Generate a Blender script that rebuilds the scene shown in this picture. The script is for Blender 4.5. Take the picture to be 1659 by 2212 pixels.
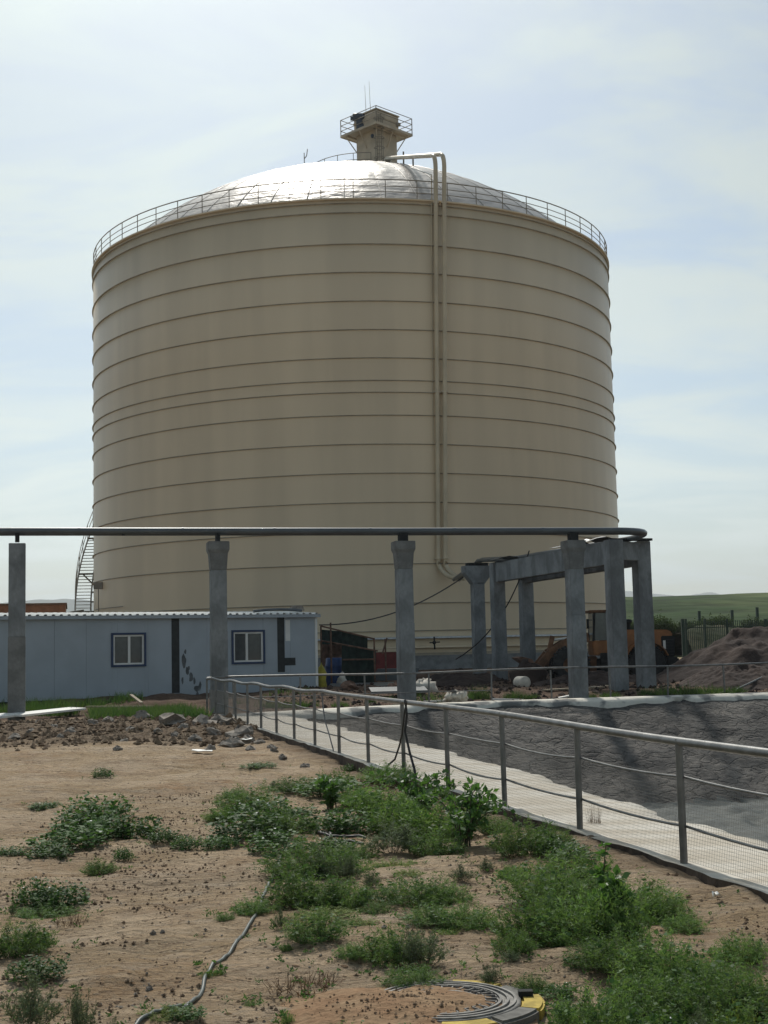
import bpy, math, random
import numpy as np
from mathutils import Vector, Matrix

for o in list(bpy.data.objects):
    bpy.data.objects.remove(o)
scn = bpy.context.scene
C = scn.collection
rnd = random.Random(7)
rng = np.random.default_rng(7)
pi = math.pi
R_ = math.radians

# ------------------------------------------------------------------ camera
EYE = 1.7
FPX, PITCH, ROLL = 2926.666, 0.1022315, 0.0230094          # solved from the tank's rings, in a 1659 x 2212 frame
cam = bpy.data.cameras.new('camera'); camo = bpy.data.objects.new('camera', cam); C.objects.link(camo)
cam.sensor_fit = 'HORIZONTAL'; cam.sensor_width = 36; cam.lens = 36 * FPX / 1659
cam.clip_start = .1; cam.clip_end = 30000
cp, sp, cr, sr = math.cos(PITCH), math.sin(PITCH), math.cos(ROLL), math.sin(ROLL)
_f = Vector((0, cp, sp)); _u = Vector((0, -sp, cp)); _r = Vector((1, 0, 0))
_R = cr * _r - sr * _u; _U = sr * _r + cr * _u
camo.matrix_world = Matrix(((_R.x, _U.x, -_f.x, 0), (_R.y, _U.y, -_f.y, 0), (_R.z, _U.z, -_f.z, EYE), (0, 0, 0, 1)))
scn.camera = camo

def ray(x, y):
    a = x - 829.5; b = y - 1106
    X = cr * a - sr * b; Y = sr * a + cr * b
    return (X, FPX * cp + Y * sp, FPX * sp - Y * cp)
def D(x, y, d):                                             # photo point at distance d down the Y axis
    v = ray(x, y); t = d / v[1]
    return Vector((v[0] * t, d, v[2] * t + EYE))
def G(x, y, z=0.0):                                         # photo point on the level z
    v = ray(x, y); t = (z - EYE) / v[2]
    return Vector((v[0] * t, v[1] * t, z))

# ------------------------------------------------------------------ sky, sun, exposure
SUN_EL, SUN_AZ = R_(47), R_(-8)
w = bpy.data.worlds.new('World'); scn.world = w; w.use_nodes = True
nt = w.node_tree; nt.nodes.clear()
def N(t, typ, **kw):
    n = t.nodes.new(typ)
    for k, v in kw.items(): setattr(n, k, v)
    return n
sky = N(nt, 'ShaderNodeTexSky', sky_type='NISHITA', sun_disc=False, sun_elevation=SUN_EL, sun_rotation=SUN_AZ,
        altitude=900, air_density=1.0, dust_density=3.0, ozone_density=1.5)
tc = N(nt, 'ShaderNodeTexCoord')
sep = N(nt, 'ShaderNodeSeparateXYZ'); nt.links.new(tc.outputs['Generated'], sep.inputs[0])
zz = N(nt, 'ShaderNodeMath', operation='ADD'); nt.links.new(sep.outputs[2], zz.inputs[0]); zz.inputs[1].default_value = .22
zc = N(nt, 'ShaderNodeMath', operation='MAXIMUM'); nt.links.new(zz.outputs[0], zc.inputs[0]); zc.inputs[1].default_value = .1
dx = N(nt, 'ShaderNodeMath', operation='DIVIDE'); nt.links.new(sep.outputs[0], dx.inputs[0]); nt.links.new(zc.outputs[0], dx.inputs[1])
dy = N(nt, 'ShaderNodeMath', operation='DIVIDE'); nt.links.new(sep.outputs[1], dy.inputs[0]); nt.links.new(zc.outputs[0], dy.inputs[1])
cmb = N(nt, 'ShaderNodeCombineXYZ'); nt.links.new(dx.outputs[0], cmb.inputs[0]); nt.links.new(dy.outputs[0], cmb.inputs[1])
mp = N(nt, 'ShaderNodeMapping'); mp.inputs['Rotation'].default_value = (0, 0, R_(24)); mp.inputs['Scale'].default_value = (1.0, 1.9, 1)
mp.inputs['Location'].default_value = (0.7, 4.1, 0)
nt.links.new(cmb.outputs[0], mp.inputs[0])
n1 = N(nt, 'ShaderNodeTexNoise'); n1.inputs['Scale'].default_value = 1.7; n1.inputs['Detail'].default_value = 7
n1.inputs['Roughness'].default_value = .56; n1.inputs['Distortion'].default_value = .5
nt.links.new(mp.outputs[0], n1.inputs['Vector'])
rp = N(nt, 'ShaderNodeMapRange', interpolation_type='SMOOTHSTEP'); rp.inputs[1].default_value = .38; rp.inputs[2].default_value = .63
rp.inputs[3].default_value = .12; rp.inputs[4].default_value = .85
nt.links.new(n1.outputs[0], rp.inputs[0])
# thin cirrus: lit by the sun, so it follows the brightness of the sky behind it
bw = N(nt, 'ShaderNodeRGBToBW'); nt.links.new(sky.outputs[0], bw.inputs[0])
cl = N(nt, 'ShaderNodeMath', operation='MULTIPLY_ADD'); nt.links.new(bw.outputs[0], cl.inputs[0]); cl.inputs[1].default_value = 1.0; cl.inputs[2].default_value = 1.3
clc = N(nt, 'ShaderNodeVectorMath', operation='SCALE'); clc.inputs[0].default_value = (.98, 1.02, 1.02); nt.links.new(cl.outputs[0], clc.inputs['Scale'])
mxw = N(nt, 'ShaderNodeMix', data_type='RGBA'); nt.links.new(rp.outputs[0], mxw.inputs[0]); nt.links.new(sky.outputs[0], mxw.inputs[6]); nt.links.new(clc.outputs[0], mxw.inputs[7])
bg = N(nt, 'ShaderNodeBackground'); bg.inputs[1].default_value = .094; tint = N(nt, 'ShaderNodeMix', data_type='RGBA', blend_type='MULTIPLY'); tint.inputs[0].default_value = 1; tint.inputs[7].default_value = (.96, 1.025, .98, 1); nt.links.new(mxw.outputs[2], tint.inputs[6]); nt.links.new(tint.outputs[2], bg.inputs[0])
wo = N(nt, 'ShaderNodeOutputWorld'); nt.links.new(bg.outputs[0], wo.inputs[0])

sl = bpy.data.lights.new('sun', 'SUN'); sl.energy = 3.0; sl.angle = R_(3.2); sl.color = (1, .95, .87)
so = bpy.data.objects.new('sun', sl); C.objects.link(so)
SUN = Vector((math.sin(SUN_AZ) * math.cos(SUN_EL), math.cos(SUN_AZ) * math.cos(SUN_EL), math.sin(SUN_EL)))
so.rotation_mode = 'QUATERNION'; so.rotation_quaternion = SUN.to_track_quat('Z', 'Y'); so.location = (0, 0, 80)
scn.view_settings.view_transform = 'Standard'; scn.view_settings.look = 'None'
scn.view_settings.exposure = 0.10; scn.view_settings.gamma = 1
scn.render.engine = 'CYCLES'

# ------------------------------------------------------------------ helpers
def noise2(x, y, seed=0):
    x = np.asarray(x, float); y = np.asarray(y, float)
    xi = np.floor(x).astype(np.int64); yi = np.floor(y).astype(np.int64); fx = x - xi; fy = y - yi
    def h(a, b):
        n = (a * 374761393 + b * 668265263 + seed * 982451653) & 0xffffffff
        n = ((n ^ (n >> 13)) * 1274126177) & 0xffffffff
        return ((n ^ (n >> 16)) & 0xffff) / 65535.0 * 2 - 1
    u = fx * fx * fx * (fx * (fx * 6 - 15) + 10); v = fy * fy * fy * (fy * (fy * 6 - 15) + 10)
    return (h(xi, yi) * (1 - u) + h(xi + 1, yi) * u) * (1 - v) + (h(xi, yi + 1) * (1 - u) + h(xi + 1, yi + 1) * u) * v
def fbm(x, y, seed=0, o=4, g=.5):
    s = 0; a = 1
    for k in range(o):
        s = s + a * noise2(np.asarray(x) * 2 ** k, np.asarray(y) * 2 ** k, seed + k * 17); a *= g
    return s
def smooth(t, a, b):
    t = np.clip((np.asarray(t, float) - a) / (b - a), 0, 1); return t * t * (3 - 2 * t)

def tag(o, label=None, cat=None, group=None, kind=None):
    if label: o['label'] = label
    if cat: o['category'] = cat
    if group: o['group'] = group
    if kind: o['kind'] = kind
    return o
def empty(name, loc, label=None, cat=None, group=None, rz=0):
    o = bpy.data.objects.new(name, None); C.objects.link(o); o.location = loc; o.rotation_euler = (0, 0, rz)
    o.empty_display_size = .2
    return tag(o, label, cat, group)
def world_loc(o):
    l = Vector((0, 0, 0))
    while o: l = l + Vector(o.location); o = o.parent
    return l
def link_mesh(name, me, mat=None, parent=None, loc=(0, 0, 0)):
    if mat is not None and not me.materials: me.materials.append(mat)
    o = bpy.data.objects.new(name, me); C.objects.link(o); o.location = loc
    if parent: o.parent = parent
    return o
class MB:
    def __init__(s): s.v = []; s.f = []; s.sm = []
    def add(s, vs, fs, smooth=False):
        b = len(s.v); s.v += [tuple(v) for v in vs]; s.f += [tuple(b + i for i in f) for f in fs]; s.sm += [smooth] * len(fs); return s
    def box(s, c, size, ax=None, taper=1.0):
        c = Vector(c); X, Y, Z = ax if ax else (Vector((1, 0, 0)), Vector((0, 1, 0)), Vector((0, 0, 1)))
        hx, hy, hz = size[0] / 2, size[1] / 2, size[2] / 2
        vs = [c + X * (a * hx * (taper if k > 0 else 1)) + Y * (b * hy * (taper if k > 0 else 1)) + Z * (k * hz)
              for k in (-1, 1) for a, b in ((-1, -1), (1, -1), (1, 1), (-1, 1))]
        return s.add(vs, [(0, 3, 2, 1), (4, 5, 6, 7), (0, 1, 5, 4), (1, 2, 6, 5), (2, 3, 7, 6), (3, 0, 4, 7)])
    def bar(s, p, q, wd, ht=None, up=(0, 0, 1)):
        p = Vector(p); q = Vector(q); ht = ht or wd; Y = (q - p); L = Y.length; Y.normalize()
        up = Vector(up)
        if abs(Y.dot(up)) > .95: up = Vector((0, 1, 0)) if abs(Y.y) < .9 else Vector((1, 0, 0))
        X = Y.cross(up).normalized(); Z = X.cross(Y)
        return s.box((p + q) / 2, (wd, L, ht), (X, Y, Z))
    def tube(s, pts, r, n=8, cap=True, closed=False):
        pts = [Vector(p) for p in pts]; m = len(pts); rs = r if isinstance(r, (list, tuple)) else [r] * m
        prev = None; vs = []
        for i, p in enumerate(pts):
            if closed: t = pts[(i + 1) % m] - pts[i - 1]
            else: t = pts[min(i + 1, m - 1)] - pts[max(i - 1, 0)]
            t.normalize()
            if prev is None:
                a = Vector((0, 0, 1)) if abs(t.z) < .9 else Vector((1, 0, 0)); X = t.cross(a).normalized()
            else: X = (prev - t * prev.dot(t)).normalized()
            prev = X; Y = t.cross(X)
            for k in range(n):
                an = 2 * pi * k / n; vs.append(p + (X * math.cos(an) + Y * math.sin(an)) * rs[i])
        fs = []
        for i in range(m if closed else m - 1):
            j = (i + 1) % m
            for k in range(n): fs.append((i * n + k, i * n + (k + 1) % n, j * n + (k + 1) % n, j * n + k))
        s.add(vs, fs, True)
        if cap and not closed:
            s.add([vs[k] for k in range(n)], [tuple(range(n - 1, -1, -1))]); s.add([vs[(m - 1) * n + k] for k in range(n)], [tuple(range(n))])
        return s
    def prism(s, poly, ext):
        poly = [Vector(p) for p in poly]; e = Vector(ext); n = len(poly)
        return s.add(poly + [p + e for p in poly], [tuple(range(n - 1, -1, -1)), tuple(range(n, 2 * n))] + [(i, (i + 1) % n, n + (i + 1) % n, n + i) for i in range(n)])
    def lathe(s, prof, c=(0, 0, 0), n=32, axis='z', cap=False, sm=True):
        c = Vector(c); vs = []
        for r, z in prof:
            for k in range(n):
                a = 2 * pi * k / n
                p = (r * math.cos(a), r * math.sin(a), z) if axis == 'z' else ((r * math.cos(a), z, r * math.sin(a)) if axis == 'y' else (z, r * math.cos(a), r * math.sin(a)))
                vs.append(c + Vector(p))
        fs = [(i * n + k, i * n + (k + 1) % n, (i + 1) * n + (k + 1) % n, (i + 1) * n + k) for i in range(len(prof) - 1) for k in range(n)]
        s.add(vs, fs, sm)
        if cap: s.add(vs[:n], [tuple(range(n - 1, -1, -1))]); s.add(vs[-n:], [tuple(range(n))])
        return s
    def mesh(s, name, off=Vector((0, 0, 0)), bevel=0, fix=True):
        me = bpy.data.meshes.new(name); o = Vector(off)
        me.from_pydata([(v[0] - o.x, v[1] - o.y, v[2] - o.z) for v in s.v], [], s.f)
        me.polygons.foreach_set('use_smooth', s.sm)
        if bevel or fix:
            import bmesh
            bm = bmesh.new(); bm.from_mesh(me); bmesh.ops.recalc_face_normals(bm, faces=bm.faces)
            if bevel:
                es = [e for e in bm.edges if len(e.link_faces) == 2 and e.calc_face_angle(0) > .6]
                bmesh.ops.bevel(bm, geom=es, offset=bevel, segments=2, affect='EDGES', clamp_overlap=True)
            bm.to_mesh(me); bm.free()
        me.update(); return me
    def build(s, name, mat, parent=None, bevel=0, fix=True):
        me = s.mesh(name, world_loc(parent) if parent else Vector((0, 0, 0)), bevel, fix)
        return link_mesh(name, me, mat, parent)
    def build_at(s, name, mat, loc, bevel=0):                # top-level, origin at loc
        return link_mesh(name, s.mesh(name, Vector(loc), bevel), mat, None, loc)

def np_mesh(name, V, F, mat, smooth_=True, parent=None):
    me = bpy.data.meshes.new(name); V = np.asarray(V, np.float32); F = np.asarray(F, np.int32); k = F.shape[1]
    me.vertices.add(len(V)); me.vertices.foreach_set('co', V.ravel())
    me.loops.add(F.size); me.loops.foreach_set('vertex_index', F.ravel())
    me.polygons.add(len(F)); me.polygons.foreach_set('loop_start', np.arange(0, F.size, k, dtype=np.int32)); me.polygons.foreach_set('loop_total', np.full(len(F), k, np.int32))
    me.polygons.foreach_set('use_smooth', np.full(len(F), smooth_)); me.update(calc_edges=True); me.validate()
    return link_mesh(name, me, mat, parent)
def copy_tree(o, parent=None):
    c = o.copy(); C.objects.link(c); c.parent = parent
    for ch in list(o.children): copy_tree(ch, c)
    return c

# ------------------------------------------------------------------ materials
def nlink(t, a, b): t.links.new(a, b)
def mat(name, col, rough=.7, metal=0, var=.12, scale=6, bump=0, bscale=40, col2=None, spec=.4, detail=5, coords='Object', trans=None, stretch=(1, 1, 1), dist=0.0, lo=.35, hi=.65, isl=0, fine=0):
    m = bpy.data.materials.new(name); m.use_nodes = True; t = m.node_tree; b = t.nodes['Principled BSDF']
    b.inputs['Roughness'].default_value = rough; b.inputs['Metallic'].default_value = metal; b.inputs['Specular IOR Level'].default_value = spec
    tcn = N(t, 'ShaderNodeTexCoord'); mpn = N(t, 'ShaderNodeMapping'); mpn.inputs['Scale'].default_value = stretch
    nlink(t, tcn.outputs[coords], mpn.inputs[0])
    ns = N(t, 'ShaderNodeTexNoise'); ns.inputs['Scale'].default_value = scale; ns.inputs['Detail'].default_value = detail; ns.inputs['Distortion'].default_value = dist
    nlink(t, mpn.outputs[0], ns.inputs['Vector'])
    c1 = tuple(c * (1 - var) for c in col); c2 = tuple(min(1, c * (1 + var)) for c in col) if col2 is None else col2
    if col2 is not None: c1 = col
    mr = N(t, 'ShaderNodeMapRange', interpolation_type='SMOOTHSTEP'); mr.inputs[1].default_value = lo; mr.inputs[2].default_value = hi
    nlink(t, ns.outputs[0], mr.inputs[0])
    mx = N(t, 'ShaderNodeMix', data_type='RGBA'); mx.inputs[6].default_value = (*c1, 1); mx.inputs[7].default_value = (*c2, 1); nlink(t, mr.outputs[0], mx.inputs[0])
    outc = mx.outputs[2]
    if isl or fine:
        hs = N(t, 'ShaderNodeHueSaturation')
        if isl:
            gi = N(t, 'ShaderNodeNewGeometry'); oi = N(t, 'ShaderNodeObjectInfo')
            ad = N(t, 'ShaderNodeMath', operation='ADD'); nlink(t, gi.outputs['Random Per Island'], ad.inputs[0]); nlink(t, oi.outputs['Random'], ad.inputs[1])
            a2 = N(t, 'ShaderNodeMapRange'); nlink(t, ad.outputs[0], a2.inputs[0]); a2.inputs[2].default_value = 2; a2.inputs[3].default_value = 1 - isl; a2.inputs[4].default_value = 1 + isl
        else:
            n3 = N(t, 'ShaderNodeTexNoise'); n3.inputs['Scale'].default_value = bscale; n3.inputs['Detail'].default_value = 3; nlink(t, mpn.outputs[0], n3.inputs['Vector'])
            a2 = N(t, 'ShaderNodeMapRange'); nlink(t, n3.outputs[0], a2.inputs[0]); a2.inputs[1].default_value = .25; a2.inputs[2].default_value = .75; a2.inputs[3].default_value = 1 - fine; a2.inputs[4].default_value = 1 + fine
        nlink(t, a2.outputs[0], hs.inputs['Value']); nlink(t, outc, hs.inputs['Color']); outc = hs.outputs[0]
    nlink(t, outc, b.inputs['Base Color'])
    if bump:
        n2 = N(t, 'ShaderNodeTexNoise'); n2.inputs['Scale'].default_value = bscale; n2.inputs['Detail'].default_value = 6; nlink(t, mpn.outputs[0], n2.inputs['Vector'])
        bn = N(t, 'ShaderNodeBump'); bn.inputs['Strength'].default_value = 1; bn.inputs['Distance'].default_value = bump; nlink(t, n2.outputs[0], bn.inputs['Height']); nlink(t, bn.outputs[0], b.inputs['Normal'])
    if trans:
        tr = N(t, 'ShaderNodeBsdfTranslucent'); sc = N(t, 'ShaderNodeMix', data_type='RGBA', blend_type='MULTIPLY'); sc.inputs[0].default_value = 1
        nlink(t, outc, sc.inputs[6]); sc.inputs[7].default_value = (1.25, 1.3, .7, 1); nlink(t, sc.outputs[2], tr.inputs[0])
        mxs = N(t, 'ShaderNodeMixShader'); mxs.inputs[0].default_value = trans; nlink(t, b.outputs[0], mxs.inputs[1]); nlink(t, tr.outputs[0], mxs.inputs[2])
        nlink(t, mxs.outputs[0], t.nodes['Material Output'].inputs[0])
    return m

M = {}
M['cream'] = mat('cream_paint', (.68, .56, .39), .40, var=.05, scale=.5, bump=.004, bscale=.9, stretch=(1, 1, .10), detail=7, fine=.035)
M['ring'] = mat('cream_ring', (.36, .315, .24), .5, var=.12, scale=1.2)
M['dome'] = mat('dome_sheet', (.29, .27, .25), .36, metal=.3, var=.10, scale=.6, bump=.075, bscale=1.0, detail=3, stretch=(1, 1, 2))
M['seam'] = mat('dome_seam', (.5, .47, .43), .5, metal=.4)
M['rail'] = mat('rail_paint', (.24, .215, .17), .55, var=.12, scale=4)
M['pipecream'] = mat('pipe_cream', (.55, .47, .33), .4, var=.08, scale=1)
M['towerp'] = mat('tower_paint', (.50, .43, .32), .5, var=.12, scale=1.2)
M['motor'] = mat('motor_paint', (.05, .07, .10), .5, var=.2)
M['conc'] = mat('cast_concrete', (.205, .22, .225), .85, var=.26, scale=1.6, bump=.008, bscale=14, detail=9, fine=.13, dist=.4, stretch=(1, 1, .6))
M['concd'] = mat('dirty_concrete', (.18, .185, .18), .9, var=.2, scale=2.2, bump=.006, bscale=18, detail=8, fine=.1)
M['pipe'] = mat('galvanised_pipe', (.105, .12, .13), .38, metal=.3, var=.1, scale=1.2)
M['steel'] = mat('fence_steel', (.17, .17, .165), .42, metal=.45, var=.22, scale=6, bump=.001, bscale=60)
M['wire'] = mat('wire', (.25, .24, .22), .6, metal=.4)
M['panel'] = mat('white_panel', (.40, .45, .49), .55, var=.05, scale=.9, detail=4, spec=.3)
M['white'] = mat('white_sheet', (.78, .78, .74), .5, var=.06, scale=2)
M['blueframe'] = mat('blue_trim', (.03, .055, .12), .5)
M['black'] = mat('black_strip', (.025, .03, .03), .6, var=.2)
M['glass'] = mat('window_glass', (.05, .06, .065), .06, spec=.8, var=.1)
M['curtain'] = mat('curtain', (.5, .5, .47), .9)
M['dark'] = mat('dark_void', (.02, .022, .022), .9)
M['rubber'] = mat('rubber', (.03, .03, .03), .85, var=.35, scale=5, bump=.006, bscale=20)
M['orange'] = mat('loader_orange', (.30, .12, .038), .5, var=.18, scale=2.4, fine=.08, bscale=9)
M['dirtyorange'] = mat('loader_boom', (.19, .095, .048), .7, var=.25, scale=3, fine=.1, bscale=12)
M['brick'] = mat('brick_wall', (.27, .125, .075), .85, var=.12, scale=2, fine=.1, bscale=20)
M['netting'] = mat('green_netting', (.020, .036, .030), .9, var=.3, scale=3, fine=.15, bscale=30)
M['blueplastic'] = mat('blue_plastic', (.02, .06, .18), .45)
M['red'] = mat('red_paint', (.20, .035, .03), .6, var=.18, scale=3)
M['yellow'] = mat('yellow_paint', (.46, .34, .07), .85, var=.22, scale=9, fine=.2, bscale=40)
M['yelbag'] = mat('yellow_bag', (.45, .38, .05), .7)
M['bag'] = mat('woven_bag', (.62, .58, .50), .8, var=.1, scale=6)
M['wood'] = mat('old_wood', (.30, .25, .18), .85, var=.25, scale=3, stretch=(1, 8, 8))
M['rust'] = mat('rusty_steel', (.16, .09, .06), .8, var=.3, scale=5)
M['greenpaint'] = mat('green_fence', (.02, .045, .032), .6)
M['hose'] = mat('grey_hose', (.09, .105, .095), .5, var=.15, scale=8)
M['cable'] = mat('black_cable', (.03, .03, .03), .55)
M['iron'] = mat('cast_iron', (.23, .22, .20), .7, var=.25, scale=20, bump=.001, bscale=80)
M['rock'] = mat('field_stone', (.26, .23, .195), .92, var=.25, scale=7, bump=.01, bscale=22, fine=.12)
M['brickdark'] = mat('broken_brick', (.12, .085, .06), .92, var=.25, scale=9)
M['clod'] = mat('soil_clod', (.165, .108, .065), .95, col2=(.27, .195, .125), scale=1.3, isl=.42)
M['stone'] = mat('pale_pebble', (.30, .26, .21), .9, isl=.45)
M['plaster'] = mat('white_plaster', (.54, .48, .385), .85, col2=(.69, .65, .57), scale=.9, bump=.022, bscale=8, stretch=(1, 2.4, 1), fine=.08, detail=8)
M['edge'] = mat('soil_and_shade_edge', (.075, .055, .04), .95, var=.3, scale=5, bump=.02, bscale=14, fine=.2)  # soil brown, darkened further to put the strip's outer-face shade into the colour
M['coping'] = mat('broken_plaster', (.66, .63, .55), .88, col2=(.20, .20, .19), scale=.9, bump=.02, bscale=7, fine=.08, detail=7, lo=.47, hi=.55)
def lining_material():
    m = mat('sprayed_lining', (.085, .081, .076), .9, col2=(.185, .172, .155), scale=.8, fine=.22, bscale=7, detail=9, dist=.6); t = m.node_tree; b = t.nodes['Principled BSDF']
    tcn = N(t, 'ShaderNodeTexCoord'); mpn = N(t, 'ShaderNodeMapping'); mpn.inputs['Scale'].default_value = (.8, 1.2, 1.6); nlink(t, tcn.outputs['Object'], mpn.inputs[0])
    wn = N(t, 'ShaderNodeTexNoise'); wn.inputs['Scale'].default_value = 1.6; wn.inputs['Detail'].default_value = 5; nlink(t, mpn.outputs[0], wn.inputs['Vector'])
    sc = N(t, 'ShaderNodeVectorMath', operation='MULTIPLY_ADD'); nlink(t, wn.outputs['Color'], sc.inputs[0]); sc.inputs[1].default_value = (.9, .9, .9); nlink(t, mpn.outputs[0], sc.inputs[2])
    vo = N(t, 'ShaderNodeTexVoronoi', feature='DISTANCE_TO_EDGE'); vo.inputs['Scale'].default_value = 1.9; nlink(t, sc.outputs[0], vo.inputs['Vector'])
    mr = N(t, 'ShaderNodeMapRange', interpolation_type='SMOOTHSTEP'); mr.inputs[2].default_value = .09; nlink(t, vo.outputs['Distance'], mr.inputs[0])
    n2 = N(t, 'ShaderNodeTexNoise'); n2.inputs['Scale'].default_value = 5; n2.inputs['Detail'].default_value = 8; n2.inputs['Roughness'].default_value = .7; nlink(t, mpn.outputs[0], n2.inputs['Vector'])
    ad = N(t, 'ShaderNodeMath', operation='MULTIPLY_ADD'); nlink(t, mr.outputs[0], ad.inputs[0]); ad.inputs[1].default_value = .55; nlink(t, n2.outputs[0], ad.inputs[2])
    bn = N(t, 'ShaderNodeBump'); bn.inputs['Distance'].default_value = .16; nlink(t, ad.outputs[0], bn.inputs['Height']); nlink(t, bn.outputs[0], b.inputs['Normal'])
    return m
M['lining'] = lining_material()
M['sludge'] = mat('dark_lining', (.075, .088, .085), .8, col2=(.105, .115, .105), scale=1.5, bump=.02, bscale=6, fine=.12, detail=7)
M['mound'] = mat('red_soil', (.034, .022, .018), .95, col2=(.056, .036, .028), scale=.9, bump=.05, bscale=4, fine=.18, detail=9)
M['feather'] = mat('feathery_leaf', (.155, .235, .085), .65, col2=(.10, .18, .06), scale=3, isl=.42, trans=.4, spec=.2)
M['broad'] = mat('broad_leaf', (.095, .165, .06), .6, col2=(.055, .12, .038), scale=4, isl=.42, trans=.3, spec=.16)
M['sage'] = mat('sage_leaf', (.165, .205, .125), .75, col2=(.12, .165, .095), scale=4, isl=.3, trans=.22, spec=.2)
M['lime'] = mat('yellow_green_leaf', (.20, .25, .055), .65, col2=(.14, .20, .05), scale=4, isl=.3, trans=.35, spec=.2)
M['elm'] = mat('elm_leaf', (.085, .175, .045), .5, col2=(.055, .13, .035), scale=4, isl=.35, trans=.4, spec=.5)
M['stem'] = mat('plant_stem', (.085, .075, .045), .85)
M['drystem'] = mat('dry_stem', (.20, .13, .075), .9, isl=.3)
M['petal'] = mat('white_petal', (.8, .8, .76), .7)
M['grass'] = mat('grass_blade', (.065, .13, .04), .6, col2=(.10, .155, .05), scale=1.2, isl=.35, trans=.3, spec=.3)

def ground_material():
    m = bpy.data.materials.new('site_soil'); m.use_nodes = True; t = m.node_tree; b = t.nodes['Principled BSDF']
    b.inputs['Roughness'].default_value = .95; b.inputs['Specular IOR Level'].default_value = .12
    tcn = N(t, 'ShaderNodeTexCoord'); V = tcn.outputs['Object']
    def nz(sc, det=6, rough=.6, dist=0, st=None):
        n = N(t, 'ShaderNodeTexNoise'); n.inputs['Scale'].default_value = sc; n.inputs['Detail'].default_value = det; n.inputs['Roughness'].default_value = rough; n.inputs['Distortion'].default_value = dist
        if st:
            q = N(t, 'ShaderNodeMapping'); q.inputs['Scale'].default_value = st; q.inputs['Rotation'].default_value = (0, 0, .12); nlink(t, V, q.inputs[0]); nlink(t, q.outputs[0], n.inputs['Vector'])
        else: nlink(t, V, n.inputs['Vector'])
        return n.outputs[0]
    def rng_(s, a, b_, c=0, d=1):
        r = N(t, 'ShaderNodeMapRange', interpolation_type='SMOOTHSTEP'); nlink(t, s, r.inputs[0])
        for i, v in zip((1, 2, 3, 4), (a, b_, c, d)): r.inputs[i].default_value = v
        return r.outputs[0]
    def mix(f, a, c, typ='MIX'):
        x = N(t, 'ShaderNodeMix', data_type='RGBA', blend_type=typ)
        if hasattr(f, 'links'): nlink(t, f, x.inputs[0])
        else: x.inputs[0].default_value = f
        for s, i in ((a, 6), (c, 7)):
            if hasattr(s, 'links'): nlink(t, s, x.inputs[i])
            else: x.inputs[i].default_value = (*s, 1)
        return x.outputs[2]
    col = mix(rng_(nz(.9, 8, .68), .40, .60), (.42, .30, .175), (.58, .44, .295))
    col = mix(rng_(nz(.55, 6, .7, .5), .50, .68, 0, .65), col, (.33, .185, .085))
    col = mix(rng_(nz(.38, 6, .65, .4), .52, .66, 0, .45), col, (.29, .225, .165))
    col = mix(rng_(nz(2.2, 6, .7, 0, (.35, 1.6, 1)), .48, .60, 0, .4), col, (.47, .375, .27))
    col = mix(rng_(nz(7, 9, .8), .52, .60, 0, .55), col, (.19, .13, .08))
    col = mix(rng_(nz(3.0, 9, .75, .4, (.5, 1.8, 1)), .53, .60, 0, .45), col, (.52, .43, .33))
    col = mix(rng_(nz(22, 6, .75), .56, .62, 0, .5), col, (.15, .10, .062))
    col = mix(rng_(nz(.7, 8, .75, .6, (.6, 2.4, 1)), .50, .60, 0, .42), col, (.25, .175, .11))
    col = mix(rng_(nz(55, 3, .6), .35, .7, .0, .30), col, (.42, .35, .27))
    at = N(t, 'ShaderNodeAttribute'); at.attribute_name = 'zone'; sp_ = N(t, 'ShaderNodeSeparateXYZ'); nlink(t, at.outputs['Vector'], sp_.inputs[0])
    rub = mix(rng_(nz(5, 6, .7), .35, .65), (.125, .088, .058), (.24, .185, .13))
    col = mix(sp_.outputs[0], col, rub)
    redd = mix(rng_(nz(1.6, 7, .7), .35, .65), (.105, .068, .048), (.185, .125, .09))
    col = mix(sp_.outputs[1], col, redd)
    grs = mix(rng_(nz(.5, 7, .7), .35, .65), (.10, .135, .05), (.19, .17, .085))
    col = mix(sp_.outputs[2], col, grs)
    crumbs = []
    for sc_, amt in ((15, .62), (34, .55)):
        vo = N(t, 'ShaderNodeTexVoronoi'); vo.inputs['Scale'].default_value = sc_; nlink(t, V, vo.inputs['Vector'])
        sx = N(t, 'ShaderNodeSeparateXYZ'); nlink(t, vo.outputs['Color'], sx.inputs[0])
        size = rng_(sx.outputs[0], amt, 1, 0, .42)
        df = N(t, 'ShaderNodeMath', operation='SUBTRACT'); nlink(t, size, df.inputs[0]); nlink(t, vo.outputs['Distance'], df.inputs[1])
        mk = rng_(df.outputs[0], 0, .14); crumbs.append(mk)
        col = mix(mk, col, mix(sx.outputs[1], (.17, .11, .065), (.40, .31, .215)))
    nlink(t, col, b.inputs['Base Color'])
    h1 = nz(26, 8, .72); h2 = nz(5.0, 5, .6, .3, (.6, 2.2, 1))
    ad = N(t, 'ShaderNodeMath', operation='MULTIPLY_ADD'); nlink(t, h2, ad.inputs[0]); ad.inputs[1].default_value = 1.6; nlink(t, h1, ad.inputs[2])
    for mk, kk in zip(crumbs, (.55, .28)):
        a3 = N(t, 'ShaderNodeMath', operation='MULTIPLY_ADD'); nlink(t, mk, a3.inputs[0]); a3.inputs[1].default_value = kk; nlink(t, ad.outputs[0], a3.inputs[2]); ad = a3
    bn = N(t, 'ShaderNodeBump'); bn.inputs['Distance'].default_value = .055; nlink(t, ad.outputs[0], bn.inputs['Height']); nlink(t, bn.outputs[0], b.inputs['Normal'])
    return m
M['ground'] = ground_material()

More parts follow.
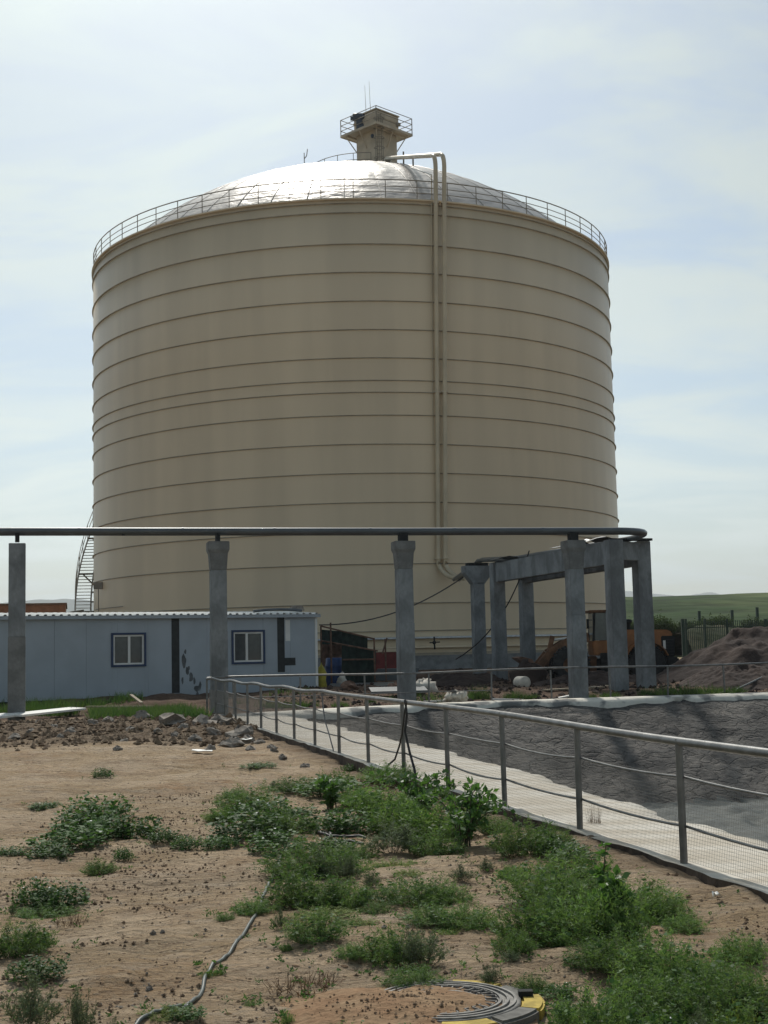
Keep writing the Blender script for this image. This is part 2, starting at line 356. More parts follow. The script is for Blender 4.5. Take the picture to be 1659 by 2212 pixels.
# ------------------------------------------------------------------ layout
def fenceX(Y): return 2.15 - .2526 * (np.asarray(Y, float) - 10.2)
def stripW(Y): return 1.05 + .6 * smooth(Y, 10, 21)
FAR = [(-4.2, 35.6), (-3.2, 36.7), (-.5, 38.9), (3.0, 40.9), (11.7, 42.6), (26, 45.4)]         # far edge of the pond
NEARY = np.linspace(3, 35.0, 33)
POLY = [(float(fenceX(y) + stripW(y)), float(y)) for y in NEARY] + FAR[1:] + [(26, 3)]
def pond_dist(X, Y):                                         # positive inside
    X = np.asarray(X, float); Y = np.asarray(Y, float); d = np.full(X.shape, 1e9); ins = np.zeros(X.shape, bool); n = len(POLY)
    for i in range(n):
        (x0, y0), (x1, y1) = POLY[i], POLY[(i + 1) % n]
        ex, ey = x1 - x0, y1 - y0; L = ex * ex + ey * ey
        t = np.clip(((X - x0) * ex + (Y - y0) * ey) / L, 0, 1)
        d = np.minimum(d, np.hypot(X - x0 - t * ex, Y - y0 - t * ey))
        if y0 != y1:
            c = ((y0 > Y) != (y1 > Y)) & (X < ex * (Y - y0) / ey + x0); ins ^= c
    return np.where(ins, d, -d)
def base_z(X, Y):
    z = .30 * smooth(Y, 41, 50) + .35 * smooth(Y, 56, 70)
    z = z + .10 * smooth(Y, 27, 31) * smooth(-np.asarray(X, float), 1.5, 4) * (1 - smooth(Y, 33, 36))
    return z
def ground_z(X, Y, fine=True):
    X = np.asarray(X, float); Y = np.asarray(Y, float)
    z = base_z(X, Y) + .05 * fbm(X * .35, Y * .35, 3, 3) * (1 - smooth(Y, 60, 90))
    if fine:
        near = 1 - smooth(Y, 30, 60)
        z = z + near * (.022 * fbm(X * 1.7, Y * 2.1, 11, 5, .70))
        z = z + near * .016 * np.sin(Y * 8 + 3.5 * noise2(X * .7, Y * .5, 5)) * smooth(noise2(X * .35, Y * .3, 9) + .25, .0, .6) * smooth(fbm(X * 2.2, Y * 2.2, 19, 2), -.4, .5)
        rut = np.abs((Y - 17.5 - .16 * X - .6 * np.sin(X * .35)) % 1.9 - .95); z = z - near * .03 * (1 - smooth(rut, .05, .2)) * smooth(-X, -.5, 1.2) * smooth(Y, 12.5, 14) * (1 - smooth(Y, 22, 24)) * smooth(fbm(X * .9, Y * 3, 23, 2), -.3, .4)
        dd = fenceX(Y) - .1 - X; z = z + (.012 + .03 * fbm(X * 1.3, Y * 1.3, 27, 4, .65)) * smooth(dd, -.3, .0) * (1 - smooth(dd, .1, .7)) * (Y < 40) * (Y > 3)
        rub = smooth(Y, 24.5, 28.5) * (1 - smooth(Y, 34, 37)) * smooth(fenceX(Y) - X, -.4, .4)
        z = z + rub * .05 * np.abs(fbm(X * 2.4, Y * 2.4, 21, 4, .65))
        spoil = smooth(Y, 42, 45) * (1 - smooth(Y, 64, 70))
        z = z + spoil * .07 * fbm(X * .9, Y * .9, 31, 4, .6)
    return z
def gz(x, y): return float(ground_z(np.array([x]), np.array([y]))[0])

def axis(segs):
    out = []
    for a, b, st in segs: out += list(np.arange(a, b - 1e-6, st))
    return np.array(out + [segs[-1][1]])
gx = np.concatenate([-np.geomspace(6000, 16, 34), axis([(-15, -8, .3), (-8, 5, .1), (5, 24, .3)]), np.geomspace(26, 6000, 34)])
gy = np.concatenate([np.array([-400, -120, -40, -12, -4, 0, 1.5, 3]), axis([(4, 14, .08), (14, 30, .12), (30, 75, .3)]), np.geomspace(77, 9000, 50)])
GX, GY = np.meshgrid(gx, gy)
GZ = ground_z(GX, GY)
pd = pond_dist(GX, GY)
GZ = np.where(pd > -.35, -4.0, GZ)
GZ = GZ - 12.0 * smooth(np.hypot(GX, GY), 300, 1500)         # the plain drops away gently to the far valley
nxg, nyg = len(gx), len(gy)
idx = np.arange(nxg * nyg).reshape(nyg, nxg)
F = np.stack([idx[:-1, :-1], idx[:-1, 1:], idx[1:, 1:], idx[1:, :-1]], -1).reshape(-1, 4)
ground = np_mesh('ground', np.stack([GX, GY, GZ], -1).reshape(-1, 3), F, M['ground'])
tag(ground, kind='structure')
dfx = fenceX(GY) - GX
wob = .8 * fbm(GX * .5, GY * .5, 77, 3)
zr = smooth(GY + wob * 1.2, 25.5, 28.5) * (1 - smooth(GY, 36, 39)) * smooth(dfx, -1, .2)
zr = np.maximum(zr, smooth(.9 - dfx + .3 * wob, 0, .8) * (GY < 40) * (dfx > -1) * .85 * smooth(GY, 8, 12))
zd = smooth(GY + wob, 38.5, 40.5) * (1 - smooth(GY, 80, 95))
zg = smooth(GY + 12 * fbm(GX * .04, GY * .04, 5, 3), 82, 100)
att = ground.data.attributes.new('zone', 'FLOAT_VECTOR', 'POINT')
att.data.foreach_set('vector', np.stack([zr, zd, zg], -1).astype(np.float32).ravel())

# pond lining
px_ = axis([(-6, 14, .11), (14, 26, .4)]); py_ = axis([(3, 8, .4), (8, 46, .13)])
PX, PY = np.meshgrid(px_, py_); pdd = pond_dist(PX, PY)
slope = np.where(PY > 30, .5, .55)
drop = np.minimum(np.maximum(pdd, 0) * .5, 2.5)
rid = 1 - np.abs(fbm(PX * .9, PY * .9, 41, 5, .6)) * 1.4
am = smooth(pdd, .2, 1.0)
bot = smooth(pdd, 4.9, 5.1)
PZ = .02 - drop + am * (1 - bot) * (.07 * rid + .055 * np.abs(fbm(PX * 1.6, PY * 2.6, 45, 4, .62))) + bot * (.10 * fbm(PX * 1.6, PY * 1.6, 48, 4) - .04)
PZ = np.where(pdd < .02, -.12, PZ)
iid = np.arange(PX.size).reshape(PX.shape)
PF = np.stack([iid[:-1, :-1], iid[:-1, 1:], iid[1:, 1:], iid[1:, :-1]], -1).reshape(-1, 4)
dmn = pdd.ravel()[PF].max(1); PF = PF[dmn > -.25]
bsel = pdd.ravel()[PF].mean(1) > 5.0
pond = np_mesh('pond_lining', np.stack([PX, PY, PZ], -1).reshape(-1, 3), PF, M['lining'])
pond.data.materials.append(M['sludge']); pond.data.polygons.foreach_set('material_index', bsel.astype(np.int32)); tag(pond, kind='structure')

# plastered strip between fence and pond, and the far coping
def strip_mesh():
    Ys = np.arange(3, 37.2, .16); T = np.linspace(0, 1, 9); V = []; Fc = []
    jo = .035 * fbm(Ys * 1.1, 0 * Ys, 51, 4); ji = .10 * fbm(Ys * .9, 0 * Ys + 3, 57, 4, .6)
    for k, y in enumerate(Ys):
        xo = float(fenceX(y)) - .10 + jo[k]; xi = float(fenceX(y) + stripW(y)) + .12 + ji[k]
        V.append((xo - .03, y, -.35))
        for t in T:
            x = xo + (xi - xo) * t; z = .10 - .05 * t * t + .008 * float(fbm(x * 3, y * 3, 61, 3))
            V.append((x, y, z))
        V.append((xi + .02, y, -.10)); V.append((xi - .25, y, -.5))
    m = len(T) + 3
    for k in range(len(Ys) - 1):
        for j in range(m - 1): a = k * m + j; Fc.append((a, a + 1, a + m + 1, a + m))
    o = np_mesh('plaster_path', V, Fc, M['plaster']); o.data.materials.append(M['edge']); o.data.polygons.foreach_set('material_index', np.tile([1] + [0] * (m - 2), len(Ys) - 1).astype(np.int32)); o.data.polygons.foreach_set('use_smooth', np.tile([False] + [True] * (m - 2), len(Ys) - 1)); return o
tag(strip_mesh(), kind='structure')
def coping():
    pts = [Vector((x, y, 0)) for x, y in FAR[:]]; path = []
    for a, b in zip(pts[:-1], pts[1:]):
        n = max(2, int((b - a).length / .18)); path += [a.lerp(b, i / n) for i in range(n)]
    path.append(pts[-1]); V = []; Fc = []; s = 0
    for k, p in enumerate(path):
        t = (path[min(k + 1, len(path) - 1)] - path[max(k - 1, 0)]).normalized(); nrm = Vector((-t.y, t.x, 0)); s += .18
        j1 = .10 * float(fbm(s * .7, 1, 63, 4, .6)); j2 = .05 * float(fbm(s * .8, 7, 66, 3)); j3 = .10 * float(fbm(s * 1.3, 4, 68, 4, .6))
        for off, z in ((.55 + j2, -.2), (.50 + j2, .13), (.05, .12 + .02 * j1), (-.06, .08 + .03 * j3), (-.22 + j1 * 1.6, -.01 + j3 * .3), (-.20 + j1 * 1.6, -.5)):
            q = p + nrm * off; V.append((q.x, q.y, z))
    for k in range(len(path) - 1):
        for j in range(5): a = k * 6 + j; Fc.append((a, a + 1, a + 7, a + 6))
    return np_mesh('pond_coping', V, Fc, M['coping'])
tag(coping(), kind='structure')

# ------------------------------------------------------------------ storage tank
TX, TY, TR = -1.816, 88.937, 17.0
TB = .75
tank = empty('storage_tank', (TX, TY, TB), 'huge cream steel storage tank with ribbed wall and silver dome', 'tank')
def on_tank(r, a, z): return Vector((TX + r * math.cos(a), TY + r * math.sin(a), z))
RIM = 26.3
MB().lathe([(TR - .05, 1.55), (TR - .05, 2.2), (TR - .03, 6), (TR - .03, 12), (TR - .03, 18), (TR - .03, RIM), (TR - .6, RIM)], (TX, TY, 0), 160).build('shell', M['cream'], tank, fix=False)
ringz = [26.1, 25.57, 23.81, 22.23, 20.635, 19.05, 17.49, 16.25, 15.6, 14.35, 12.775, 11.2, 9.62, 8.03, 6.32, 4.22, 2.75]
rm = MB(); nseg = 160
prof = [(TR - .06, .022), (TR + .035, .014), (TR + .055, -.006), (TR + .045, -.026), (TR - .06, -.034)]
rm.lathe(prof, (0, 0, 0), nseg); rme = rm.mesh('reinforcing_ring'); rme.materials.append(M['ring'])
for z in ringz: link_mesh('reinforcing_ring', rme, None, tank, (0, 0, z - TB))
MB().lathe([(TR - .04, 2.42), (TR + .28, 2.36), (TR + .28, 2.30), (TR - .04, 2.30)], (TX, TY, 0), nseg).build('flashing', mat('flashing', (.55, .57, .57), .45, metal=.4), tank, fix=False)
MB().lathe([(TR - .04, 1.90), (TR + .22, 1.88), (TR + .22, 1.80), (TR - .04, 1.78)], (TX, TY, 0), nseg).build('base_ledge', M['cream'], tank, fix=False)
MB().lathe([(TR + .12, 1.42), (TR + .12, .4), (TR + .9, .38), (TR + .9, .1)], (TX, TY, 0), nseg).build('foundation', M['concd'], tank, fix=False)
MB().lathe([(TR - .04, 1.56), (TR + .12, 1.42)], (TX, TY, 0), nseg).build('base_plate', M['ring'], tank, fix=False)
MB().lathe([(TR - .03, RIM - .02), (TR + .08, RIM - .02), (TR + .08, RIM + .08), (TR - .7, RIM + .10)], (TX, TY, 0), nseg).build('rim_ledge', M['cream'], tank, fix=False)
# dome: sheet gores, each slightly dented
DR, DH = 16.35, 6.9; DS = (DR * DR + DH * DH) / (2 * DH)
def dome_z(r): return RIM + .08 + math.sqrt(max(0, DS * DS - r * r)) - (DS - DH)
NG = 48
for g in range(NG):
    V = []; Fc = []; nr, na = 30, 5
    for i in range(nr + 1):
        r = DR * (.06 + .94 * i / nr)
        for j in range(na + 1):
            a = 2 * pi * (g + j / na) / NG; x, y = r * math.cos(a), r * math.sin(a)
            e = math.sin(pi * j / na)
            dent = e * (.035 * float(fbm(x * .6, y * .6 + g * 5.3, 71, 3)) + .02 * float(noise2(x * 1.4, y * 1.4, 73)))
            nn = Vector((x, y, math.sqrt(DS * DS - r * r))).normalized()
            V.append((x + nn.x * dent, y + nn.y * dent, dome_z(r) - TB + nn.z * dent))
    for i in range(nr):
        for j in range(na): q = i * (na + 1) + j; Fc.append((q, q + 1, q + na + 2, q + na + 1))
    np_mesh('dome_panel', V, Fc, M['dome'], True, tank)
sm_ = MB()
sm_.tube([(r, 0, dome_z(r) - TB + .004) for r in np.linspace(1, DR, 26)], .03, 5); sme = sm_.mesh('dome_seam'); sme.materials.append(M['seam'])
for g in range(NG):
    o = link_mesh('dome_seam', sme, None, tank); o.rotation_euler = (0, 0, 2 * pi * g / NG)
# rim railing
for h, r_ in ((1.08, .032), (.70, .022), (.38, .022)):
    MB().tube([on_tank(TR - .05, 2 * pi * k / 120, RIM + .08 + h) for k in range(120)], r_, 6, closed=True).build('railing_rail', M['rail'], tank)
pm = MB().tube([(0, 0, 0), (0, 0, 1.08)], .027, 6).mesh('railing_post'); pm.materials.append(M['rail'])
for k in range(60):
    p = on_tank(TR - .05, 2 * pi * (k + .3) / 60, RIM + .07); link_mesh('railing_post', pm, None, tank, p - Vector((TX, TY, TB)))
# head house on the dome
HX, HY = .08, TY
ca = math.cos(pi / 4); XA, YA = Vector((ca, -ca, 0)), Vector((ca, ca, 0)); ZA = Vector((0, 0, 1)); AX = (XA, YA, ZA)
head = MB(); zb = 31.5; zp = 36.5
head.box((HX, HY, (zb + 37.0) / 2), (1.95, 1.95, 37.0 - zb), AX); head.build('head_house', M['towerp'], tank, bevel=.02)
up = MB().box((HX, HY, 37.1), (2.15, 2.15, 1.3), AX); up.box((HX, HY, 37.82), (2.27, 2.27, .09), AX); up.box((HX, HY, 37.35), (2.24, 2.24, .10), AX); up.build('head_box', M['towerp'], tank, bevel=.02)
PS = 3.42
pl = MB().box((HX, HY, zp), (PS, PS, .07), AX)
for s in (-1, 1):
    pl.box((HX, HY, zp - .02) + XA * 0 if False else Vector((HX, HY, zp)) + XA * s * PS / 2, (.06, PS + .06, .16), AX)
    pl.box(Vector((HX, HY, zp)) + YA * s * PS / 2, (PS - .06, .06, .16), AX)
    pl.box(Vector((HX, HY, zp - .08)) + XA * s * PS * .36, (.07, PS - .1, .09), AX)
pl.build('platform', M['towerp'], tank)
hc = Vector((HX, HY, zp))
cs = [hc + XA * a * PS / 2 + YA * b * PS / 2 for a, b in ((-1, -1), (1, -1), (1, 1), (-1, 1))]
for c in cs: MB().tube([c, c + ZA * 1.15], .035, 6).build('platform_post', M['rail'], tank)
for h in (1.15, .75, .38):
    for i in range(4): MB().tube([cs[i] + ZA * h, cs[(i + 1) % 4] + ZA * h], .024, 6).build('platform_rail', M['rail'], tank)
for a, b in ((-1, 0), (1, 0), (0, -1), (0, 1), (-1, -1), (1, 1), (1, -1), (-1, 1)):
    k = 1 if a * b == 0 else .92
    MB().bar(hc + (XA * a + YA * b) * (PS / 2 * .93 * k) - ZA * .05, hc + (XA * a + YA * b) * .96 - ZA * 1.15, .06).build('brace', M['towerp'], tank)
MB().bar(hc + (-XA - YA) * 0 + (XA * -1.0 + YA * -1.0) - ZA * 2.2, hc + (XA * 1.0 - YA * 1.0) - ZA * 2.2, .09).bar(hc + (XA * -1.0 + YA * -1.0) - ZA * 2.2, hc + (-XA * 1.0 + YA * 1.0) - ZA * 2.2, .09).build('stiffener', M['rail'], tank)
# ladder with cage near the front corner of the head house
fc = hc - ZA * 0 + XA * .1 - YA * 1.06
la, lb = Vector((HX + .02, HY - 1.50, 32.6)), Vector((HX + .32, HY - 1.45, 32.6))
for p in (la, lb): MB().tube([p, p + ZA * 4.9], .03, 6).build('ladder_rail', M['rail'], tank)
for k in range(18): MB().tube([la + ZA * (.2 + .27 * k), lb + ZA * (.2 + .27 * k)], .018, 5).build('ladder_rung', M['rail'], tank)
lc = (la + lb) / 2
for k in range(6):
    z = 1.1 + .68 * k
    MB().tube([la + ZA * z] + [lc + Vector((.36 * math.cos(t), -.36 * math.sin(t) - .05, z)) for t in np.linspace(pi, 0, 9)] + [lb + ZA * z], .022, 5).build('ladder_hoop', M['rail'], tank)
for t in (pi * .25, pi * .5, pi * .75):
    MB().tube([lc + Vector((.36 * math.cos(t), -.36 * math.sin(t) - .05, 1.1)), lc + Vector((.36 * math.cos(t), -.36 * math.sin(t) - .05, 4.5))], .02, 5).build('ladder_hoop_strap', M['rail'], tank)
# drive motor, small gear on the other side, lightning rods
mo = MB(); mc = hc + Vector((-1.22, -.55, .95))
mo.lathe([(0, -.42), (.20, -.42), (.27, -.36), (.27, .20), (.21, .26), (.21, .40), (0, .42)], mc + Vector((.05, 0, .18)), 16, 'x')
mo.lathe([(0, -.3), (.24, -.3), (.24, .3), (0, .3)], mc + Vector((.1, .05, -.12)), 14, 'z'); mo.box(mc + Vector((.12, .1, -.45)), (.5, .5, .25)); mo.box(mc + Vector((-.42, 0, .1)), (.2, .2, .22))
mo.box(mc + Vector((.18, .1, -.72)), (.62, .62, .32))
mo.build('drive_motor', M['motor'], tank)
g2 = hc + Vector((1.45, -.1, .72)); MB().lathe([(0, -.2), (.12, -.2), (.14, 0), (.12, .2), (0, .2)], g2, 12, 'x').box(g2 + Vector((-.1, 0, -.12)), (.3, .2, .12)).build('gear_drive', M['rail'], tank)
MB().lathe([(0, -.12), (.11, -.12), (.11, .12), (0, .12)], Vector((HX - .28, HY - 1.55, 35.9)), 10, 'y').build('lamp', M['motor'], tank)
for x, z0, z1 in ((-.64, 37.3, 39.85), (-.34, 37.6, 40.1)):
    MB().tube([(x + .06, HY - .6, z0), (x, HY - .6, z1)], [.022, .010], 6).build('lightning_rod', M['rail'], tank)
# curved handrail on the dome beside the head house, whip with bracket
def dz(x, y): return dome_z(math.hypot(x - TX, y - TY))
ar = [(HX - 4.75 + .0, TY - 1.2)] + [(HX + .3 + 5.0 * math.cos(a), TY + .5 + 4.6 * math.sin(a)) for a in np.linspace(R_(203), R_(262), 14)]
for h in (.95, .50): MB().tube([(x, y, dz(x, y) + h * min(1, k / 2.2)) for k, (x, y) in enumerate(ar)], .026, 6).build('dome_handrail', M['rail'], tank)
for k in (2, 5, 8, 11, 14):
    x, y = ar[k]; MB().tube([(x, y, dz(x, y) - .05), (x, y, dz(x, y) + .95)], .024, 6).build('dome_handrail_post', M['rail'], tank)
x, y = HX - 4.75, TY - 3.4
MB().tube([(x, y, dz(x, y) - .05), (x, y, dz(x, y) + 1.3)], .03, 6).tube([(x, y, dz(x, y) + .9), (x + .16, y, dz(x, y) + 1.1), (x + .22, y, dz(x, y) + 1.55)], .03, 6).build('dome_mast', M['rail'], tank)
# two product pipes up the wall and over the dome
def arc(a, b, c, n=8):
    a, b, c = Vector(a), Vector(b), Vector(c); return [a * (1 - t) ** 2 + b * 2 * t * (1 - t) + c * t * t for t in np.linspace(0, 1, n)]
YW = TY - math.sqrt((TR + .33) ** 2 - 5.2 ** 2)
for xt, xb, dzt in ((3.28, 2.85, 0), (3.76, 3.22, .06)):
    top = Vector((xt, YW, 28.85 + dzt)); e = Vector((HX + .6 + (xt - 3.28) * .5, TY - 5.0, 33.05))
    d = (e - top); d.normalize()
    pts = [Vector((xb + (xt - xb) * .0, YW, 6.4))] + [Vector((xb + (xt - xb) * k / 6, YW, 6.4 + (28.2 - 6.4) * k / 6)) for k in range(1, 7)]
    pts += arc(Vector((xt, YW, 28.2)), top, top + d * .7)[1:] + [top + d * (.7 + (e - top).length * .5 - .7), e, Vector((HX + .5, TY - 1.2, 33.3))]
    MB().tube(pts, .125, 10).build('product_pipe', M['pipecream'], tank)
    # lower elbow towards the pipe rack
    b0 = Vector((xb, YW, 6.55)); b1 = Vector((xb + .22, YW - .1, 5.55)); b2 = Vector((xb + 1.0, YW - 1.0, 5.4))
    MB().tube([b0, b0 - ZA * .3] + arc(b0 - ZA * .3, b1, b2) , .12, 10).build('pipe_elbow', M['pipecream'], tank)
    MB().lathe([(.0, -.03), (.21, -.03), (.21, .03), (0, .03)], b0, 14).build('pipe_flange', M['pipecream'], tank)
    for z in (26.15, 15.6):
        MB().box((xb + (xt - xb) * (z - 6.4) / 21.8, YW + .1, z), (.34, .42, .08)).build('pipe_bracket', M['towerp'], tank)
MB().tube([(3.02, YW + .22, 26.5), (2.6, YW + .22, 6.2)], .04, 6).build('conduit', M['pipecream'], tank)
MB().tube([(2.6, YW + .22, 6.2), (2.55, YW + .2, 1.6)], .03, 6).build('conduit', M['pipecream'], tank)
MB().tube([(3.05, YW + .4, 26.4), (3.05, YW + .4, 27.9)], .03, 6).build('stay_post', M['pipecream'], tank)
MB().tube([(3.05, YW + .4, 27.9), (2.0, YW + 4.6, dz(2.0, YW + 4.6) + .35)], .035, 6).build('stay_rod', M['white'], tank)
for t, xo in ((.34, 0), (.22, .5)):
    q = Vector((3.28, YW, 28.85)).lerp(Vector((HX + .6, TY - 5.0, 33.05)), 1 - t)
    pass
for xv, yv0, yv1, d in ((1563, 588, 646, 82.2), (1600, 604, 652, 80.8)):
    a = D(xv / 1.79385, yv0 / 1.79385, d); b = D(xv / 1.79385, yv1 / 1.79385, d); b.z = min(b.z, dz(a.x, d)) - .1; b.x = a.x
    MB().bar(a, b, .10).build('pipe_support', M['rail'], tank)
MB().bar(D(1563 / 1.79385, 609 / 1.79385, 82.2), D(1602 / 1.79385, 610 / 1.79385, 80.8), .09).build('pipe_support', M['rail'], tank)
# winding stair on the side
TL = pi + math.asin(TR / math.hypot(TX, TY)) - math.asin(TX / TY) * 0
a0 = pi + math.asin(TR / TY) + math.atan2(-TX, TY)           # tangent direction seen from the camera, left side
st_n = 66; rise = .212; z0 = 1.0; da = .0128
def stair_pt(k, r, dzv=0): return on_tank(r, a0 + .225 - da * k, z0 + rise * k + dzv)
trd = MB().box((0, 0, 0), (.24, .92, .035)).mesh('stair_tread'); trd.materials.append(M['rail'])
for k in range(st_n):
    p = stair_pt(k, TR + .62); o = link_mesh('stair_tread', trd, None, tank, p - Vector((TX, TY, TB))); o.rotation_euler = (0, 0, a0 + .225 - da * k + pi / 2)
for r in (TR + .14, TR + 1.1): MB().tube([stair_pt(k, r) for k in range(st_n)], .05, 6).build('stair_stringer', M['rail'], tank)
for h in (1.05, .6): MB().tube([stair_pt(k, TR + 1.1, h) for k in range(st_n)], .024, 6).build('stair_handrail', M['rail'], tank)
for k in range(0, st_n, 5): MB().tube([stair_pt(k, TR + 1.1), stair_pt(k, TR + 1.1, 1.05)], .022, 6).build('stair_post', M['rail'], tank)
for k in (17, 29, 41): MB().bar(stair_pt(k, TR - .1, -.05), stair_pt(k, TR + 1.1, -.05), .09).bar(stair_pt(k, TR + .8, -.08), stair_pt(k, TR, -.9), .09).build('stair_bracket', M['rail'], tank)
for k in range(8, 40, 3): MB().box(stair_pt(k, TR + .06, -.02), (.22, .12, .10)).build('stair_lug', M['rail'], tank)
# junction box and rail on the left flank
aj = a0 + .05; pj = on_tank(TR + .18, a0 + .24, 6.0)
MB().box(pj, (.55, .3, .42)).build('junction_box', M['rail'], tank, bevel=.02)
MB().tube([pj, on_tank(TR + .15, a0 + .24, 2.3)], .03, 6).build('box_conduit', M['rail'], tank)
MB().tube([on_tank(TR + .12, a0 + .16 + .025 * k, 4.6) for k in range(13)], .025, 6).build('wall_rail', M['rail'], tank)
pv = D(938, 1388, TY - TR - .3); MB().lathe([(0, -.1), (.1, -.1), (.1, .1), (0, .1)], pv, 10, 'y').tube([pv + Vector((-.25, 0, 0)), pv + Vector((.3, 0, .02))], .035, 6).tube([pv + Vector((0, 0, .3)), pv + Vector((.02, 0, -.35))], .05, 6).build('valve', M['dark'], tank)

# ------------------------------------------------------------------ pipe rack
PZ0 = 5.40
colpx = [(38, 'single column nearest the far left end of the white cabin'), (471, ''), (873, ''), (1239, '')]
def pipe_at(x, y=1147):
    g = G(x, y, PZ0); return Vector((g.x, g.y, PZ0))
PP = [pipe_at(37.5), pipe_at(470), pipe_at(870), pipe_at(1237, 1146)]
RD = (PP[3] - PP[0]); RD.z = 0; RD.normalize(); RNn = Vector((-RD.y, RD.x, 0))
labs = ['plain square concrete column without a capital, in front of the white cabin', 'concrete column with flared capital between the two blue framed cabin windows',
        'concrete column with flared capital beside the dark green scaffold shelter', 'concrete column with flared capital just ahead of the concrete portal frame']
for i, p in enumerate(PP):
    zt = PZ0 - .30 - (.03 if i else .07); bz = gz(p.x, p.y) - .5
    t = empty('concrete_column', (p.x, p.y, bz + .5), labs[i], 'column', 'concrete columns of the pipe rack')
    ax = (RD, RNn, ZA)
    w0 = .47
    if i == 0:
        zj = 2.35; MB().box((p.x, p.y, (bz + zj) / 2), (w0 + .014, w0 + .014, zj - bz), ax).build('shaft', M['concd'], t, bevel=.012); MB().box((p.x, p.y, (zj + zt) / 2), (w0, w0, zt - zj), ax).build('shaft', M['conc'], t, bevel=.012)
    else:
        hcap = .86 if i < 3 else .92
        zj = 2.25 + .15 * i; zc_ = zt - hcap; MB().box((p.x, p.y, (bz + zj) / 2), (w0 + .014, w0 + .014, zj - bz), ax).build('shaft', M['conc'], t, bevel=.012); MB().box((p.x, p.y, (zj + zc_) / 2), (w0, w0, zc_ - zj), ax).build('shaft', M['conc'], t, bevel=.012)
        vs = []
        for z, w_ in ((zt - hcap, w0), (zt - hcap * .42, w0 + .07), (zt - .25, w0 + .16), (zt, w0 + .16)):
            for a, b in ((-1, -1), (1, -1), (1, 1), (-1, 1)): vs.append(Vector((p.x, p.y, z)) + RD * a * w_ / 2 + RNn * b * w_ / 2)
        fs = [(k * 4 + j, k * 4 + (j + 1) % 4, k * 4 + 4 + (j + 1) % 4, k * 4 + 4 + j) for k in range(3) for j in range(4)] + [(3, 2, 1, 0), (12, 13, 14, 15)]
        MB().add(vs, fs).build('capital', M['concd'], t, bevel=.015)
# portal frame (four columns, two long beams, one cross beam)
nl = D(1324, 1163, 46.5); nr_ = D(1383, 1163, 47.6); fl = D(1073, 1217, 57.5); fr = D(1134, 1217, 58.8)
for p in (nl, nr_, fl, fr): p.z = 0
ztf = 5.32
frame = empty('concrete_portal_frame', ((nl.x + fr.x) / 2, (nl.y + fr.y) / 2, .3), 'four legged concrete portal frame carrying the pipes over the parked loader', 'frame')
LD = (fl - nl).normalized(); LN = Vector((-LD.y, LD.x, 0))
cw = .51
for p in (nl, nr_, fl, fr):
    co_ = MB().box((p.x, p.y, (ztf + 2.9) / 2), (cw, cw, ztf - 2.9), (LN, LD, ZA)).build('column', M['conc'], frame, bevel=.012); MB().box((p.x, p.y, 1.25), (cw + .014, cw + .014, 3.3), (LN, LD, ZA)).build('lower_lift', M['conc'], co_, bevel=.012)
for a, b in ((nl, fl), (nr_, fr)):
    u = (b - a).normalized(); MB().bar(a + u * (cw / 2 + .0) + ZA * (ztf - .43), b - u * cw / 2 + ZA * (ztf - .43), .34, .80).build('long_beam', M['conc'], frame, bevel=.015)
for a, b in ((nl, nr_), (fl, fr)):
    u = (b - a).normalized(); MB().bar(a + u * cw / 2 + ZA * (ztf - .36), b - u * cw / 2 + ZA * (ztf - .36), .30, .64).build('cross_beam', M['conc'], frame, bevel=.015)
# T headed column next to the tank
tp = D(1030, 1225, 62.0); tz = tp.z + .05
t = empty('concrete_t_column', (tp.x, tp.y, gz(tp.x, tp.y)), 'T headed concrete column where the pipes leave the tank', 'column')
tw = .52
MB().box((tp.x, tp.y, (tz - .95 - .2) / 2), (tw, tw, tz - .95 + .6), (LN, LD, ZA)).build('shaft', M['conc'], t, bevel=.015)
pr = [Vector((tp.x, tp.y, 0)) + LN * a - LD * tw * .5 + ZA * z for a, z in ((-tw / 2, tz - .85), (tw / 2, tz - .85), (.68, tz - .32), (.68, tz), (-.68, tz), (-.68, tz - .32))]
MB().prism(pr, LD * tw).build('head', M['conc'], t, bevel=.015)
# pipes
p_end = Vector((nr_.x + .1, nr_.y - 1.6, PZ0))
def run_pipe(off, zoff, r, label):
    a = PP[0] - RD * 9 + RNn * off; b = PP[3] + RD * 1.6 + RNn * off
    c = G(1378 + off * 22, 1146, PZ0); c.z = PZ0; c = Vector((c.x, c.y, PZ0))
    c2 = Vector(((nl.x + nr_.x) / 2 + .2 - off * .8, nl.y + .8, PZ0 + .02)); d2 = Vector(((fl.x + fr.x) / 2 + .2 - off * .8, fl.y, 5.50)); e2 = Vector((tp.x + .25 - off * .6, tp.y, tz + .28)); f2 = Vector((3.6 + off * .9, YW - 1.2, 5.35))
    k = c + RD * .9
    pts = [a, PP[0] + RNn * off, PP[1] + RNn * off, PP[2] + RNn * off, PP[3] + RNn * off, b] + arc(b, k + RNn * off, c2, 12)[1:] + [c2.lerp(d2, .5), d2, e2, f2]
    pts = [Vector((p.x, p.y, p.z + zoff)) for p in pts]
    return MB().tube(pts, r, 12)
t = empty('overhead_pipe', PP[1] - ZA * .3, 'long grey overhead pipe running along the concrete columns', 'pipe')
run_pipe(0, 0, .10, '').build('pipe', M['pipe'], t)
for i, p in enumerate(PP):
    MB().box((p.x, p.y, PZ0 - .2), (.26 if i > 1 else .12, .3, .24), (RD, RNn, ZA)).build('saddle', M['dark'], t)
for a, b in zip([PP[0] - RD * 6] + PP[:-1], PP):
    for f_ in (.3, .82):
        q = a.lerp(b, f_); MB().tube([q - RD * .03, q + RD * .03], .108, 12).build('weld_collar', M['pipe'], t)
MB().box(PP[0].lerp(PP[1], .52) - ZA * .11, (.08, .06, .06)).build('weld_lug', M['dark'], t)
